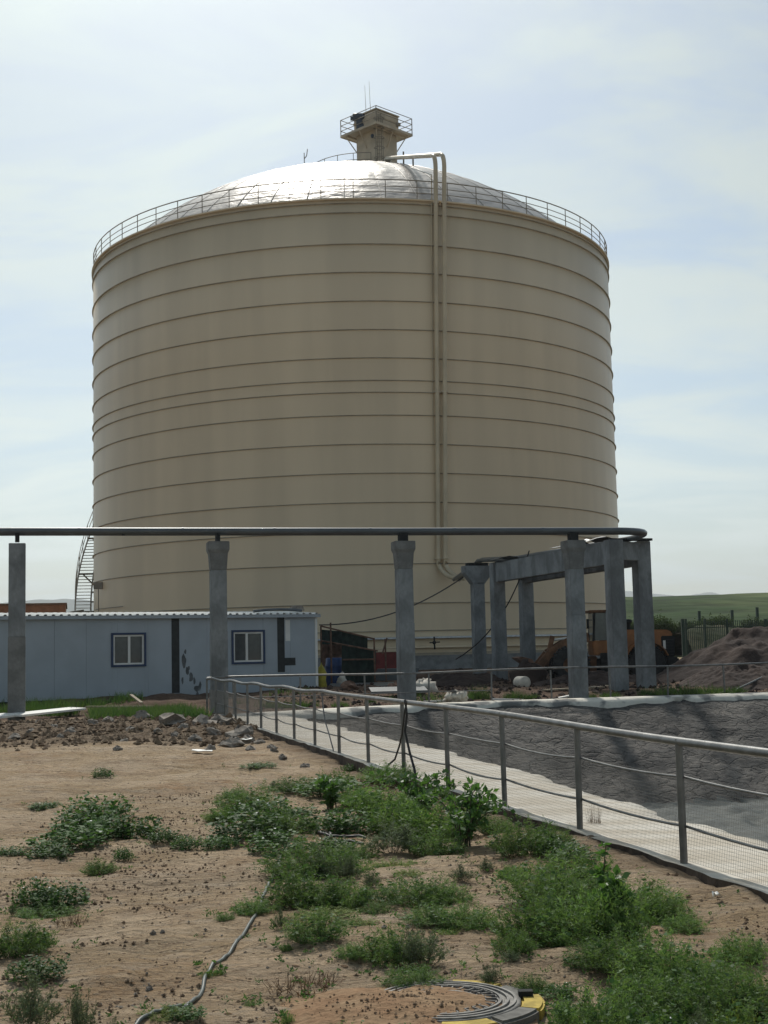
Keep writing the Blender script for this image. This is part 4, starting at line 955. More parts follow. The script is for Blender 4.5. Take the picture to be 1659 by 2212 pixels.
def hf1(X, Y):
    base = 8.6 * smooth(Y, 135, 215) * (1 - .12 * smooth(X, 75, 105) + .12 * smooth(X, 105, 160))
    base = base * smooth(X, -5, 22) + .55
    return base + .35 * fbm(X * .05, Y * .05, 91, 4) * smooth(Y, 130, 160) - 6 * smooth(Y, 240, 330)
hill('hill', 0, 240, 118, 340, hf1, M['hill'], 120, 70)
def hfb(X, Y): return .3 + 2.5 * smooth(Y, 104, 112) * (1 - smooth(Y, 122, 136)) * (1 + .15 * fbm(X * .18, Y * .18, 95, 3)) + .25 * fbm(X * .5, Y * .5, 97, 3)
hill('earth_bank', 24, 120, 100, 140, hfb, M['bank'], 150, 36)
def ridge(prof, dist, name, seed, depth=900):
    n = len(prof); xs = np.linspace(prof[0][0], prof[-1][0], 160)
    yy = np.interp(xs, [p[0] for p in prof], [p[1] for p in prof]); V = []
    for x, y in zip(xs, yy):
        p = D(x, float(y), dist)
        for dyy, k in ((-depth, 0), (-depth * .5, .62), (0, 1), (depth, .7)):
            V.append((p.x * (1 + dyy / dist), dist + dyy, -25 + (p.z + 25) * k * (1 + .012 * float(fbm(x * .05, dyy * .001, seed, 3)))))
    Fc = [(i * 4 + j, (i + 1) * 4 + j, (i + 1) * 4 + j + 1, i * 4 + j + 1) for i in range(len(xs) - 1) for j in range(3)]
    return tag(np_mesh(name, V, Fc, M['farhill']), kind='structure')
ridge([(-700, 1330), (-300, 1320), (-60, 1303), (30, 1301), (70, 1297), (110, 1294), (170, 1294), (230, 1298), (330, 1306), (600, 1320), (900, 1330)], 5200, 'far_mountains', 3)
ridge([(1000, 1310), (1200, 1290), (1320, 1279), (1345, 1277), (1365, 1279), (1390, 1283), (1430, 1285), (1480, 1290), (1515, 1282), (1525, 1279), (1545, 1282), (1580, 1290), (1680, 1290), (1900, 1284), (2400, 1300)], 6800, 'far_mountains', 5)
# green picket fence
GF = 93
pf = empty('picket_fence', (D(1560, 1390, GF).x, GF, .6), 'dark green steel picket fence behind the spoil heap', 'fence')
for x in (1563 - 82, 1474, 1520 - 20 + 22, 1570, 1653, 1735):
    a = D(x, 1337, GF); MB().bar((a.x, GF, .3), (a.x, GF, a.z), .20 if x in (1474, 1653) else .13).build('post', M['greenpaint'], pf)
pk = MB(); xa, xb = D(1478, 1350, GF).x, D(1800, 1350, GF).x; zt = D(1560, 1345, GF).z
for x in np.arange(xa, xb, .13): pk.box((x, GF, (zt + .5) / 2 + .1), (.045, .03, zt - .4))
tag(pk.build('picket', M['greenpaint'], pf), kind='stuff')
for z in (.95, zt - .3): MB().box(((xa + xb) / 2, GF + .03, z), (xb - xa, .04, .06)).build('rail', M['greenpaint'], pf)
for i, (x, y) in enumerate(((1510, 1320), (1581, 1318), (1635, 1312))):
    d = 118; a = D(x, y, d); tag(MB().bar((a.x, d, 1.2), (a.x, d, a.z), .22).build_at('marker_post', M['greenpaint'], (a.x, d, 1.2)), ['short dark post on the bank, first past the loader', 'short dark post on the bank between two others', 'taller dark post on the bank above the picket fence'][i], 'post')

# ------------------------------------------------------------------ things lying about
for i, (x0, y0, x1, y1, wd, lab) in enumerate(((48, 1545, 186, 1530, .55, 'white wall board lying on the ground by the plain column'), (-70, 1556, 52, 1543, .6, 'broken white wall board at the left end of the cabin'))):
    a = G(x0, y0, .16); b = G(x1, y1, .16); u = (b - a).normalized(); n = Vector((-u.y, u.x, 0))
    c = (a + b) / 2 + n * wd / 2
    o = MB().box(c + ZA * .0, ((b - a).length, wd, .06), (u, (n + ZA * .06).normalized(), ZA)).build_at('wall_board', M['white'], (c.x, c.y, .1), bevel=.006); tag(o, lab, 'board')
a = G(188, 1531, .1); b = G(330, 1531, .1); tag(MB().bar(a + ZA * .06, b + ZA * .06, .18, .05).build_at('plank', M['wood'], a), 'old grey plank in the grass in front of the cabin', 'plank')
a = G(500 / 1.659 * .5588 + 350, 1502, .1); a = D(283, 1501, 44.5); b = D(306, 1523, 43); tag(MB().bar(a, Vector((b.x, b.y, .25)), .10, .04).build_at('plank', M['wood'], (b.x, b.y, .2)), 'short stick leaning on the base of the cabin wall', 'plank')
def lying(x0, y0, x1, y1, z, wd, ht, m, name, lab, cat, d0=None, d1=None):
    a = G(x0, y0, z) if d0 is None else D(x0, y0, d0); b = G(x1, y1, z) if d1 is None else D(x1, y1, d1)
    a.z = gz(a.x, a.y) + ht / 2 + .01; b.z = gz(b.x, b.y) + ht / 2 + .01
    return tag(MB().bar(a, b, wd, ht).build_at(name, m, a), lab, cat)
lying(1176, 1477, 1300, 1471, .3, .35, .05, M['wood'], 'plank', 'pale plank lying behind the thin pond fence', 'plank', 46.5, 47.5)
lying(1225, 1470, 1330, 1466, .3, .30, .05, M['wood'], 'plank', 'weathered plank beside the leg of the portal frame', 'plank', 48.2, 49)
lying(1200, 1497, 1268, 1480, .3, .14, .05, M['white'], 'batten', 'white batten lying across the far bank of the pond', 'batten', 43.4, 45.5)
lying(1062, 1505, 1130, 1503, .2, .08, .06, M['white'], 'plastic_pipe', 'short white plastic pipe in front of the weeds on the far bank', 'pipe', 43.2, 43.3)
lying(915, 1507, 975, 1504, .2, .09, .05, M['white'], 'batten', 'white batten next to the torn white bag', 'batten', 42.6, 43.0)
lying(848, 1512, 890, 1511, .2, .1, .05, M['wood'], 'batten', 'thin batten at the foot of the capped column', 'batten', 41.6, 41.8)
a = D(1590, 1478, 45.5); b = D(1670, 1452, 47.2); tag(MB().tube([Vector((a.x, a.y, gz(a.x, a.y) + .03)), Vector((b.x, b.y, b.z))], .035, 8).build_at('scaffold_pole', M['steel'], (a.x, a.y, .2)), 'steel pole leaning on the foot of the spoil heap', 'pole')
p = D(1127, 1468, 48.5); z = gz(p.x, p.y)
tag(MB().lathe([(0, -.30), (.20, -.30), (.215, -.27), (.215, .27), (.20, .30), (0, .30)], (p.x, p.y, z + .19), 20, 'y').build_at('concrete_cylinder', M['bag'], (p.x, p.y, z), bevel=0), 'pale concrete test cylinder lying near the portal frame leg', 'cylinder').rotation_euler = (0, 0, .35)
p = D(985, 1512, 41.7); bg_ = empty('torn_bag', (p.x, p.y, .12), 'torn white bag slumped on the far coping of the pond', 'bag')
V, fs = blob((p.x, p.y, .24), .36, .25, .17, 5, 16, 9, rough=.45); MB().add(V, fs, True).build('sack', M['bag'], bg_)
for k in range(4): V, fs = blob((p.x - .22 + .15 * k, p.y - .12, .27 + .03 * (k % 2)), .10, .14, .12, 30 + k, 10, 7, rough=.45); MB().add(V, fs, True).build('fold', M['bag'], bg_)
MB().lathe([(0, 0), (.09, 0), (.07, .06), (0, .08)], (p.x - .08, p.y - .12, .40), 10).build('dark_content', M['dark'], bg_)
p = D(914, 1468, 47); lump('plastic_sheet', (p.x, p.y, gz(p.x, p.y) + .14), (.5, .35, .26), M['bag'], 'crumpled white plastic heap behind the thin pond fence', 'plastic', seed=8, rough=.4, n=18, mm=10)
for i, (x, y, lab) in enumerate(((525, 1600, 'bright white scrap lying among the boulders'), (437, 1633, 'crumpled white paper on the bare soil'), (1550, 1952, 'small white cable end sticking out by the path edge'))):
    g = G(x, y, .03); sz = .09 if i < 2 else .03; z = gz(g.x, g.y)
    V = []
    for j in range(3):
        for k in range(4): V.append(Vector((g.x + (k - 1.5) * sz * (1.3 if i < 2 else .6), g.y + (j - 1) * sz, z + .04 + .03 * rnd.random() + (.04 if i == 0 else 0))))
    fs = [(j * 4 + k, j * 4 + k + 1, (j + 1) * 4 + k + 1, (j + 1) * 4 + k) for j in range(2) for k in range(3)]
    mb = MB().add(V, fs); mb.add([v - ZA * .01 for v in V], [tuple(reversed(f)) for f in fs]); tag(mb.build_at('litter_scrap', M['white'], (g.x, g.y, z)), lab, 'litter')

# hose, cables
def ground_tube(px, r, n=5, lift=.9, sub=6):
    P0 = [G(x, y, 0) for x, y in px]; pts = []
    for i in range(len(P0) - 1):
        a, b, c, d = P0[max(i - 1, 0)], P0[i], P0[i + 1], P0[min(i + 2, len(P0) - 1)]
        for t in np.linspace(0, 1, sub, endpoint=False):
            pts.append(.5 * ((2 * b) + (c - a) * t + (2 * a - 5 * b + 4 * c - d) * t * t + (3 * b - a - 3 * c + d) * t ** 3))
    pts.append(P0[-1])
    for p in pts: p.z = gz(p.x, p.y) + r * lift
    return MB().tube(pts, r, 8)
tag(ground_tube([(608, 1846), (604, 1868), (597, 1888), (588, 1908), (574, 1935), (563, 1966), (549, 1995), (527, 2022), (512, 2046), (488, 2070), (466, 2086), (446, 2108), (434, 2138), (404, 2168), (372, 2184), (332, 2204), (290, 2232)], .0108).build_at('garden_hose', M['hose'], G(446, 2108)), 'grey green hose snaking across the sandy soil', 'hose')
tag(ground_tube([(790, 1812), (762, 1810), (735, 1812), (712, 1812), (692, 1806), (688, 1797), (698, 1793), (710, 1801), (714, 1812), (702, 1822)], .013, lift=2).build_at('cable_coil', M['cable'], G(712, 1812)), 'looped dark cable lying in the weeds left of the leafy shrub', 'cable')
tag(ground_tube([(785, 1822), (760, 1818), (738, 1818), (722, 1824)], .012).build_at('cable_offcut', M['cable'], G(760, 1818)), 'short dark cable piece beside the looped cable', 'cable')
def fence_pt(x, y, off=-.03):
    v = ray(x, y); k = v[0] / v[1]; Y = (2.15 + .2526 * 10.2) / (k + .2526); p = D(x, y, Y); p.x += off; return p
for lab, pxs, r in (('dark rope tied to the fence rail, hanging beside its fourth post', [(880, 1512), (884, 1545), (880, 1580), (890, 1625), (900, 1660), (906, 1690)], .018),
                    ('black cable looped over the fence rail and slanting down to the path', [(884, 1514), (879, 1540), (874, 1585), (868, 1610), (858, 1640), (835, 1660), (812, 1655)], .014),
                    ('thin grey cable hanging from the fence rail down to the soil', [(699, 1497), (702, 1530), (707, 1560), (716, 1590), (724, 1620), (727, 1645), (738, 1655), (748, 1658)], .012)):
    P0 = [fence_pt(x, y) for x, y in pxs]; tag(MB().tube(P0, r, 6).build_at('hanging_rope', M['cable'] if 'grey' not in lab else M['steel'], P0[-1]), lab, 'rope')

# manhole
mc = Vector((.235, 6.75, 0)); mz = gz(mc.x, mc.y) + .012
mh = empty('manhole', (mc.x, mc.y, mz), 'round iron manhole half covered with sand, ringed with yellow blocks', 'manhole')
def ring_seg(r0, r1, a0, a1, z0, z1, n=8):
    V = []; fs = []
    for k in range(n + 1):
        a = a0 + (a1 - a0) * k / n; c, s = math.cos(a), math.sin(a)
        for r, z in ((r0, z0), (r0, z1), (r1, z1), (r1, z0)): V.append((mc.x + r * c, mc.y + r * s, mz + z))
    for k in range(n):
        for j in range(4): fs.append((k * 4 + j, k * 4 + (j + 1) % 4, k * 4 + 4 + (j + 1) % 4, k * 4 + 4 + j))
    fs += [(0, 1, 2, 3), (n * 4 + 3, n * 4 + 2, n * 4 + 1, n * 4)]
    return MB().add(V, fs)
M['grimy'] = mat('grimy_concrete', (.16, .155, .14), .9, var=.25, scale=14, fine=.15, bscale=50)
for k in range(10):
    a = 2 * pi * (k + .35) / 10
    ring_seg(.375, .485, a, a + 2 * pi / 10 - .02, -.10, (.020 if math.cos(a + .3) > .2 and math.sin(a + .3) < .45 else .004) + .003 * (k % 3)).build('kerb_block', M['yellow'] if k % 2 else M['grimy'], mh, bevel=.012)
MB().lathe([(0, .018), (.335, .018), (.35, .022), (.37, .022), (.37, -.05)], mc + ZA * mz, 48).build('cover', M['iron'], mh, fix=False)
for r in (.345, .31, .275, .16): ring_seg(r - .006, r + .006, 0, 2 * pi - 1e-4, .015, .03, 48).build('cover_ridge', M['iron'], mh)
for k in range(28):
    a = 2 * pi * k / 28
    for r0, r1, da_ in ((.20, .26, 0), (.20, .205, .11), (.255, .26, -.11)):
        q = ring_seg(r0, r1, a + min(0, da_) - .012, a + max(0, da_) + .012, .015, .029, 2)
        q.build('cover_key', M['iron'], mh)
MB().box(mc + Vector((.40, .06, mz + .03)), (.07, .05, .03)).build('hinge', M['dark'], mh)
# blown sand lying over the cover
n = 40; xs = np.linspace(-1, 1, n); XX, YY = np.meshgrid(xs, xs); rr = np.hypot(XX, YY)
SX = mc.x - .20 + XX * .62; SYy = mc.y - .08 + YY * .52
SZ = mz + .060 * np.clip(1.0 - rr ** 2.0, -.6, 1) + .010 * fbm(SX * 9, SYy * 9, 5, 4, .6) + .006 - .02
ii = np.arange(n * n).reshape(n, n); Fc = np.stack([ii[:-1, :-1], ii[:-1, 1:], ii[1:, 1:], ii[1:, :-1]], -1).reshape(-1, 4)
M['sand'] = mat('blown_sand', (.30, .205, .125), .97, col2=(.25, .155, .09), scale=4, bump=.02, bscale=26, fine=.2, spec=.1, detail=7)
tag(np_mesh('sand_drift', np.stack([SX, SYy, SZ], -1).reshape(-1, 3), Fc, M['sand']), 'reddish sand drift blown over the manhole cover', 'sand')
# the one sand drift is a heap of uncountable grains
bpy.data.objects['sand_drift']['kind'] = 'stuff'

# ------------------------------------------------------------------ stones, clods, pebbles
def rock_mesh(seed, name='stone', n=9, m=6):
    V, fs = blob((0, 0, 0), .5, .42, .34, seed, n, m, rough=.42); r2 = random.Random(seed)
    V = [Vector((v.x, v.y, max(v.z, -.18))) for v in V]
    for _ in range(5):                                        # break flat faces off it
        d = Vector((r2.uniform(-1, 1), r2.uniform(-1, 1), r2.uniform(-.2, 1))).normalized(); h = r2.uniform(.24, .36)
        V = [v - d * max(0, v.dot(d) - h) for v in V]
    return MB().add(V, fs, False).mesh(name)
rocks = [rock_mesh(k) for k in range(1, 9)]
for r in rocks: r.materials.append(M['rock'])
RK = [(306, 1561, 30, ''), (367, 1574, 44, 'b'), (282, 1585, 20, ''), (377, 1591, 16, ''), (64, 1590, 18, ''), (433, 1573, 40, 'b'), (460, 1587, 32, ''), (516, 1588, 40, 'b'),
      (504, 1605, 36, 'b'), (486, 1574, 26, ''), (534, 1597, 26, ''), (470, 1567, 26, ''), (254, 1619, 15, ''), (150, 1588, 20, ''), (200, 1576, 22, ''), (232, 1570, 18, ''), (30, 1598, 22, ''),
      (110, 1580, 16, ''), (340, 1590, 16, ''), (420, 1596, 22, ''), (560, 1602, 18, ''), (455, 1612, 18, ''), (590, 1620, 16, ''), (540, 1615, 18, ''), (610, 1635, 16, ''), (655, 1650, 16, ''), (1069, 2001, 24, 'n'), (322, 2112, 20, 'n'),
      (586, 1612, 14, ''), (130, 1600, 15, ''), (80, 1570, 14, ''), (270, 1602, 14, ''), (395, 1580, 18, ''), (1010, 2140, 12, 'n'), (330, 2010, 15, 'n'), (350, 2008, 12, 'n'), (830, 2005, 14, 'n'), (880, 2000, 12, 'n')]
for i, (x, y, wpx, k) in enumerate(RK):
    g = G(x, y, .05); s_ = wpx * g.y / FPX * (1.6 if k != 'n' else 1.15)
    o = link_mesh('boulder' if k == 'b' else 'stone', rocks[i % 8], None, None, (g.x, g.y + s_ * .2, gz(g.x, g.y) + s_ * .12)); o.scale = (s_, s_, s_ * rnd.uniform(.75, 1.0)); o.rotation_euler = (rnd.uniform(-.2, .2), rnd.uniform(-.2, .2), rnd.uniform(0, 6.2))
    if k == 'b': tag(o, ['large angular grey boulder with a pale flat top', 'broad grey boulder near the corner of the pond fence', 'pale topped boulder at the edge of the rubble', 'brown boulder beside the bright white scrap'][[1, 5, 7, 8].index(i)], 'boulder')
    elif k == 'n': tag(o, 'small weathered stone lying loose on the sandy soil among the weeds', 'stone', 'loose stones among the weeds')
    else: tag(o, 'brown stone in the rubble line before the cabin', 'stone', 'stones of the rubble line')
def scatter(name, N_, fx, fy, smin, smax, m, mask=None, seed=1, lift=.25, power=2.2):
    r = np.random.default_rng(seed)
    X = fx(r, N_); Y = fy(r, N_)
    if mask is not None: k = mask(X, Y, r); X, Y = X[k], Y[k]
    k = pond_dist(X, Y) < -.3; k &= ~((fenceX(Y) - .05 < X) & (Y < 40)); X, Y = X[k], Y[k]; n = len(X)
    S = (smin + (smax - smin) * r.random(n) ** power) * (np.clip(Y / 24, .5, 1) if name == 'path_rubble' else 1); Z = ground_z(X, Y) + S * lift
    B = np.array([(1, 0, 0), (0, 1, 0), (-1, 0, 0), (0, -1, 0), (0, 0, .75), (0, 0, -.6)], float)
    Fb = np.array([(0, 1, 4), (1, 2, 4), (2, 3, 4), (3, 0, 4), (1, 0, 5), (2, 1, 5), (3, 2, 5), (0, 3, 5)])
    V = B[None] * (1 + .5 * (r.random((n, 6, 3)) - .5)) + .25 * (r.random((n, 6, 3)) - .5)
    a = r.random(n) * 6.28; c, s = np.cos(a), np.sin(a)
    Vx = V[..., 0] * c[:, None] - V[..., 1] * s[:, None]; Vy = V[..., 0] * s[:, None] + V[..., 1] * c[:, None]
    V = np.stack([Vx * S[:, None] + X[:, None], Vy * S[:, None] + Y[:, None], V[..., 2] * S[:, None] + Z[:, None]], -1).reshape(-1, 3)
    Fc = (Fb[None] + (np.arange(n) * 6)[:, None, None]).reshape(-1, 3)
    o = np_mesh(name, V, Fc, m, False); return o
tag(scatter('soil_clods', 52000, lambda r, n: r.uniform(-3.6, 3.2, n), lambda r, n: 5.2 + 12 * r.random(n) ** 1.4, .002, .017, M['clod'], lambda X, Y, r: (fbm(X * .9, Y * .9, 15, 4, .65) + .10 > r.random(len(X)) * .8), 3, power=2.9), 'small brown soil clods scattered over the sandy ground', 'soil', kind='stuff')
sc_ = scatter('sand_grit', 420, lambda r, n: mc.x - .2 + r.normal(0, .2, n), lambda r, n: mc.y - .08 + r.normal(0, .17, n), .003, .012, M['clod'], None, 29, power=2.4)
co = np.empty(len(sc_.data.vertices) * 3, np.float32); sc_.data.vertices.foreach_get('co', co); co = co.reshape(-1, 6, 3); c0 = co.mean(1)
q = np.hypot((c0[:, 0] - mc.x + .20) / .62, (c0[:, 1] - mc.y + .08) / .52); co[:, :, 2] += (mz + .060 * np.clip(1 - q ** 2, -.6, 1) - .010 - c0[:, 2])[:, None]; sc_.data.vertices.foreach_set('co', co.ravel()); sc_.data.update()
tag(sc_, 'brown grit and clods on the sand over the manhole', 'grit', kind='stuff')
tag(scatter('pebbles', 2500, lambda r, n: r.uniform(-4, 3.2, n), lambda r, n: 5.2 + 14 * r.random(n) ** 1.4, .004, .014, M['stone'], None, 9, power=2.6), 'pale pebbles scattered over the sandy ground', 'pebbles', kind='stuff')
tag(scatter('rubble', 9000, lambda r, n: r.uniform(-12, 2.0, n), lambda r, n: r.uniform(24, 37, n), .015, .10, M['clod'],
            lambda X, Y, r: smooth(Y + .9 * fbm(X * .5, Y * .5, 77, 3), 24.5, 29) * smooth(fenceX(Y) - X, -.3, .1) > r.random(len(X)), 13, power=3.2), 'brown rubble and clods heaped before the cabin grass', 'rubble', kind='stuff')
tag(scatter('rubble', 5200, lambda r, n: r.uniform(0, 1, n), lambda r, n: r.uniform(12, 34, n), .012, .075, M['clod'], lambda X, Y, r: np.ones(len(X), bool), 19, power=3) if False else
    scatter('path_rubble', 9000, lambda r, n: np.zeros(n), lambda r, n: 9 + 26 * r.random(n), .006, .05, M['clod'], None, 19, power=3.0), 'dark clods along the outer edge of the plastered path', 'rubble', kind='stuff')
o = bpy.data.objects['path_rubble']
me = o.data; co = np.empty(len(me.vertices) * 3, np.float32); me.vertices.foreach_get('co', co); co = co.reshape(-1, 6, 3)
off = fenceX(co[:, :, 1].mean(1)) - .16 - np.abs(rng.normal(0, .45, len(co))) * (.35 + .65 * smooth(co[:, :, 1].mean(1), 12, 22)); co[:, :, 0] += (off - co[:, :, 0].mean(1))[:, None]
me.vertices.foreach_set('co', co.ravel().astype(np.float32)); me.update()
tag(scatter('site_rubble', 5000, lambda r, n: r.uniform(-4, 18, n), lambda r, n: r.uniform(41, 62, n), .02, .13, M['mound'], None, 23, power=3), 'dark rubble strewn over the ground round the pipe rack', 'rubble', kind='stuff')

# ------------------------------------------------------------------ plants (unit size: one metre wide and high, scaled on placing)
def leaves(pos, d, ln, wd, r, nrm=None, diamond=False):
    n = len(pos); d = d / np.linalg.norm(d, axis=1, keepdims=True)
    q = r.normal(size=(n, 3)) if nrm is None else nrm + .5 * r.normal(size=(n, 3)); s = np.cross(d, q); s /= np.linalg.norm(s, axis=1, keepdims=True) + 1e-9
    ln = np.asarray(ln).reshape(-1, 1); wd = np.asarray(wd).reshape(-1, 1)
    if diamond:
        V = np.stack([pos, pos + d * ln * .45 + s * wd, pos + d * ln, pos + d * ln * .45 - s * wd], 1).reshape(-1, 3)
        b = np.arange(n)[:, None] * 4; return V, np.concatenate([b + [[0, 1, 2]], b + [[0, 2, 3]]], 0)
    V = np.stack([pos + s * wd, pos - s * wd, pos + d * ln], 1).reshape(-1, 3); return V, np.arange(n * 3).reshape(-1, 3)
def stems_pts(ns, r, r0=.22, top=1.0, spread=.5, bias=.55):
    a = r.random(ns) * 2 * pi; q = np.sqrt(r.random(ns)); base = np.stack([q * r0 * np.cos(a), q * r0 * np.sin(a), np.zeros(ns)], 1)
    h = (1 - bias * q ** 2) * (.50 + .55 * r.random(ns) + .25 * (r.random(ns) > .93)) * top; a2 = a + r.normal(0, .35, ns)
    tip = np.stack([q * spread * np.cos(a2), q * spread * np.sin(a2), h], 1); return base, tip
def plant_mesh(name, mats, parts):
    V = []; F_ = []; mi = []; b = 0
    for k, (v, f) in enumerate(parts):
        V.append(v); F_.append(f + b); mi.append(np.full(len(f), k)); b += len(v)
    V = np.concatenate(V); F_ = np.concatenate(F_); mi = np.concatenate(mi)
    me = bpy.data.meshes.new(name); me.vertices.add(len(V)); me.vertices.foreach_set('co', V.astype(np.float32).ravel())
    me.loops.add(F_.size); me.loops.foreach_set('vertex_index', F_.astype(np.int32).ravel()); me.polygons.add(len(F_))
    me.polygons.foreach_set('loop_start', np.arange(0, F_.size, 3, dtype=np.int32)); me.polygons.foreach_set('loop_total', np.full(len(F_), 3, np.int32))
    for m in mats: me.materials.append(m)
    me.polygons.foreach_set('material_index', mi.astype(np.int32)); me.update(calc_edges=True); return me
def thin(base, tip, wd, r, bend=None):
    return leaves(base, tip - base, np.linalg.norm(tip - base, axis=1), np.full(len(base), wd), r)
def mk_feather(seed, ns=150, nl=44, mat_='feather', ln=.085, wd=.0065, bias=.6):
    r = np.random.default_rng(seed); base, tip = stems_pts(ns, r, .30, 1.0, .52, bias)
    t = .12 + .88 * r.random((ns, nl)) ** .8; P = base[:, None] + (tip - base)[:, None] * t[..., None]; P[..., :2] *= (1 + .15 * t[..., None] ** 2)
    P += r.normal(0, .022, P.shape); P[..., 2] = np.abs(P[..., 2]); d = (tip - base)[:, None] / 1.0 * .8 + r.normal(0, .55, P.shape)
    n = ns * nl; sz = (1 - .45 * t.reshape(-1)) * (.6 + .8 * r.random(n))
    e = r.random(ns) > (.84 if mat_ == 'feather' else 2); Q = P[e].reshape(-1, 3)[::4] if e.any() else P[0][:4]; P = P[~e]; d = d[~e]; n = len(P) * nl; sz = np.resize(sz, n)
    qn = len(Q); d2 = r.normal(0, 1, (qn, 3)) + [0, 0, .3]; qs = .6 + .7 * r.random(qn); kd = r.random(ns) > .8
    return plant_mesh('weed', [M[mat_], M['stem'], M['broad'], M['drystem']], [leaves(P.reshape(-1, 3), d.reshape(-1, 3), ln * sz, wd * (.6 + .8 * r.random(n)), r), thin(base, tip * [1.1, 1.1, .95], .004, r), leaves(Q, d2, ln * .9 * qs, ln * .30 * qs, r, None, True), thin(base[kd], tip[kd] * [1.2, 1.2, 1.04], .003, r)])
def mk_broad(seed, ns=110, nl=9, mat_='broad', ln=.10, wd=.032, flowers=6):
    r = np.random.default_rng(seed); base, tip = stems_pts(ns, r, .44, 1.0, .55, .35)
    t = .25 + .75 * r.random((ns, nl)); P = base[:, None] + (tip - base)[:, None] * t[..., None] + r.normal(0, .03, (ns, nl, 3)); P[..., 2] = np.abs(P[..., 2])
    d = r.normal(0, .6, P.shape) + [0, 0, .35]; n = ns * nl
    up = np.tile([0, 0, 1.0], (n, 1)); sz = .55 + .7 * r.random(n)
    k = r.choice(ns, flowers); fp = tip[k] + r.normal(0, .02, (flowers, 3))
    return plant_mesh('weed', [M[mat_], M['stem'], M['petal']], [leaves(P.reshape(-1, 3), d.reshape(-1, 3), ln * sz, wd * sz, r, up, True), thin(base, tip, .004, r), leaves(fp, r.normal(size=(flowers, 3)) + [0, 0, .6], np.full(flowers, .05), np.full(flowers, .02), r, None, True)])
def mk_sage(seed, ns=26, nb=14, nl=12):
    r = np.random.default_rng(seed); base, tip = stems_pts(ns, r, .12, 1.0, .42, .5); t = .2 + .75 * r.random((ns, nb))
    B0 = (base[:, None] + (tip - base)[:, None] * t[..., None]).reshape(-1, 3); dirs = r.normal(0, .5, B0.shape) + [0, 0, .75]; L = (.16 * (1.1 - t) + .05).reshape(-1, 1); B1 = B0 + dirs / np.linalg.norm(dirs, axis=1, keepdims=True) * L * 1.4
    u = r.random((len(B0), nl, 1)); P = (B0[:, None] + (B1 - B0)[:, None] * u + r.normal(0, .006, (len(B0), nl, 3))).reshape(-1, 3)
    d = np.repeat(B1 - B0, nl, 0) * 4 + r.normal(0, .5, P.shape); n = len(P)
    return plant_mesh('weed', [M['sage'], M['stem']], [leaves(P, d, .045 * (.6 + .8 * r.random(n)), np.full(n, .0055), r), thin(np.concatenate([base, B0]), np.concatenate([tip, B1]), .004, r)])
def mk_grass(seed, n=420):
    r = np.random.default_rng(seed); base, tip = stems_pts(n, r, .40, 1.0, .6, .35); tip *= (.55 + .45 * r.random((n, 1))); return plant_mesh('grass_tuft', [M['grass']], [thin(base, tip, .009, r)])
def mk_dry(seed):
    r = np.random.default_rng(seed); base, tip = stems_pts(90, r, .45, 1.0, .55, .3); tip += r.normal(0, .08, tip.shape); return plant_mesh('weed', [M['drystem']], [thin(base, tip, .010, r)])
KINDS = {'A': [mk_feather(100 + k) for k in range(5)], 'B': [mk_broad(200 + k) for k in range(4)], 'C': [mk_sage(300 + k) for k in range(3)],
         'F': [mk_feather(400 + k, 90, 26, 'lime', .10, .012, .3) for k in range(2)], 'T': [mk_grass(500 + k) for k in range(3)], 'Y': [mk_dry(600 + k) for k in range(2)],
         'H': [mk_feather(700 + k, 130, 34, 'feather', .11, .010, .5) for k in range(3)]}
NAMES = {'A': ('weed_clump', 'fine leaved bright green weed clump', 'weed'), 'B': ('broadleaf_weed', 'low broad leaved dark green weed mat', 'weed'), 'C': ('sage_plant', 'grey green feathery sage plant', 'weed'),
         'F': ('lime_weed', 'flat yellow green weed mat', 'weed'), 'T': ('grass_tuft', 'upright green grass tuft', 'grass'), 'Y': ('dry_weed', 'dry brown weed stalks', 'weed'), 'H': ('weed_clump', 'leafy deep green weed clump', 'weed')}
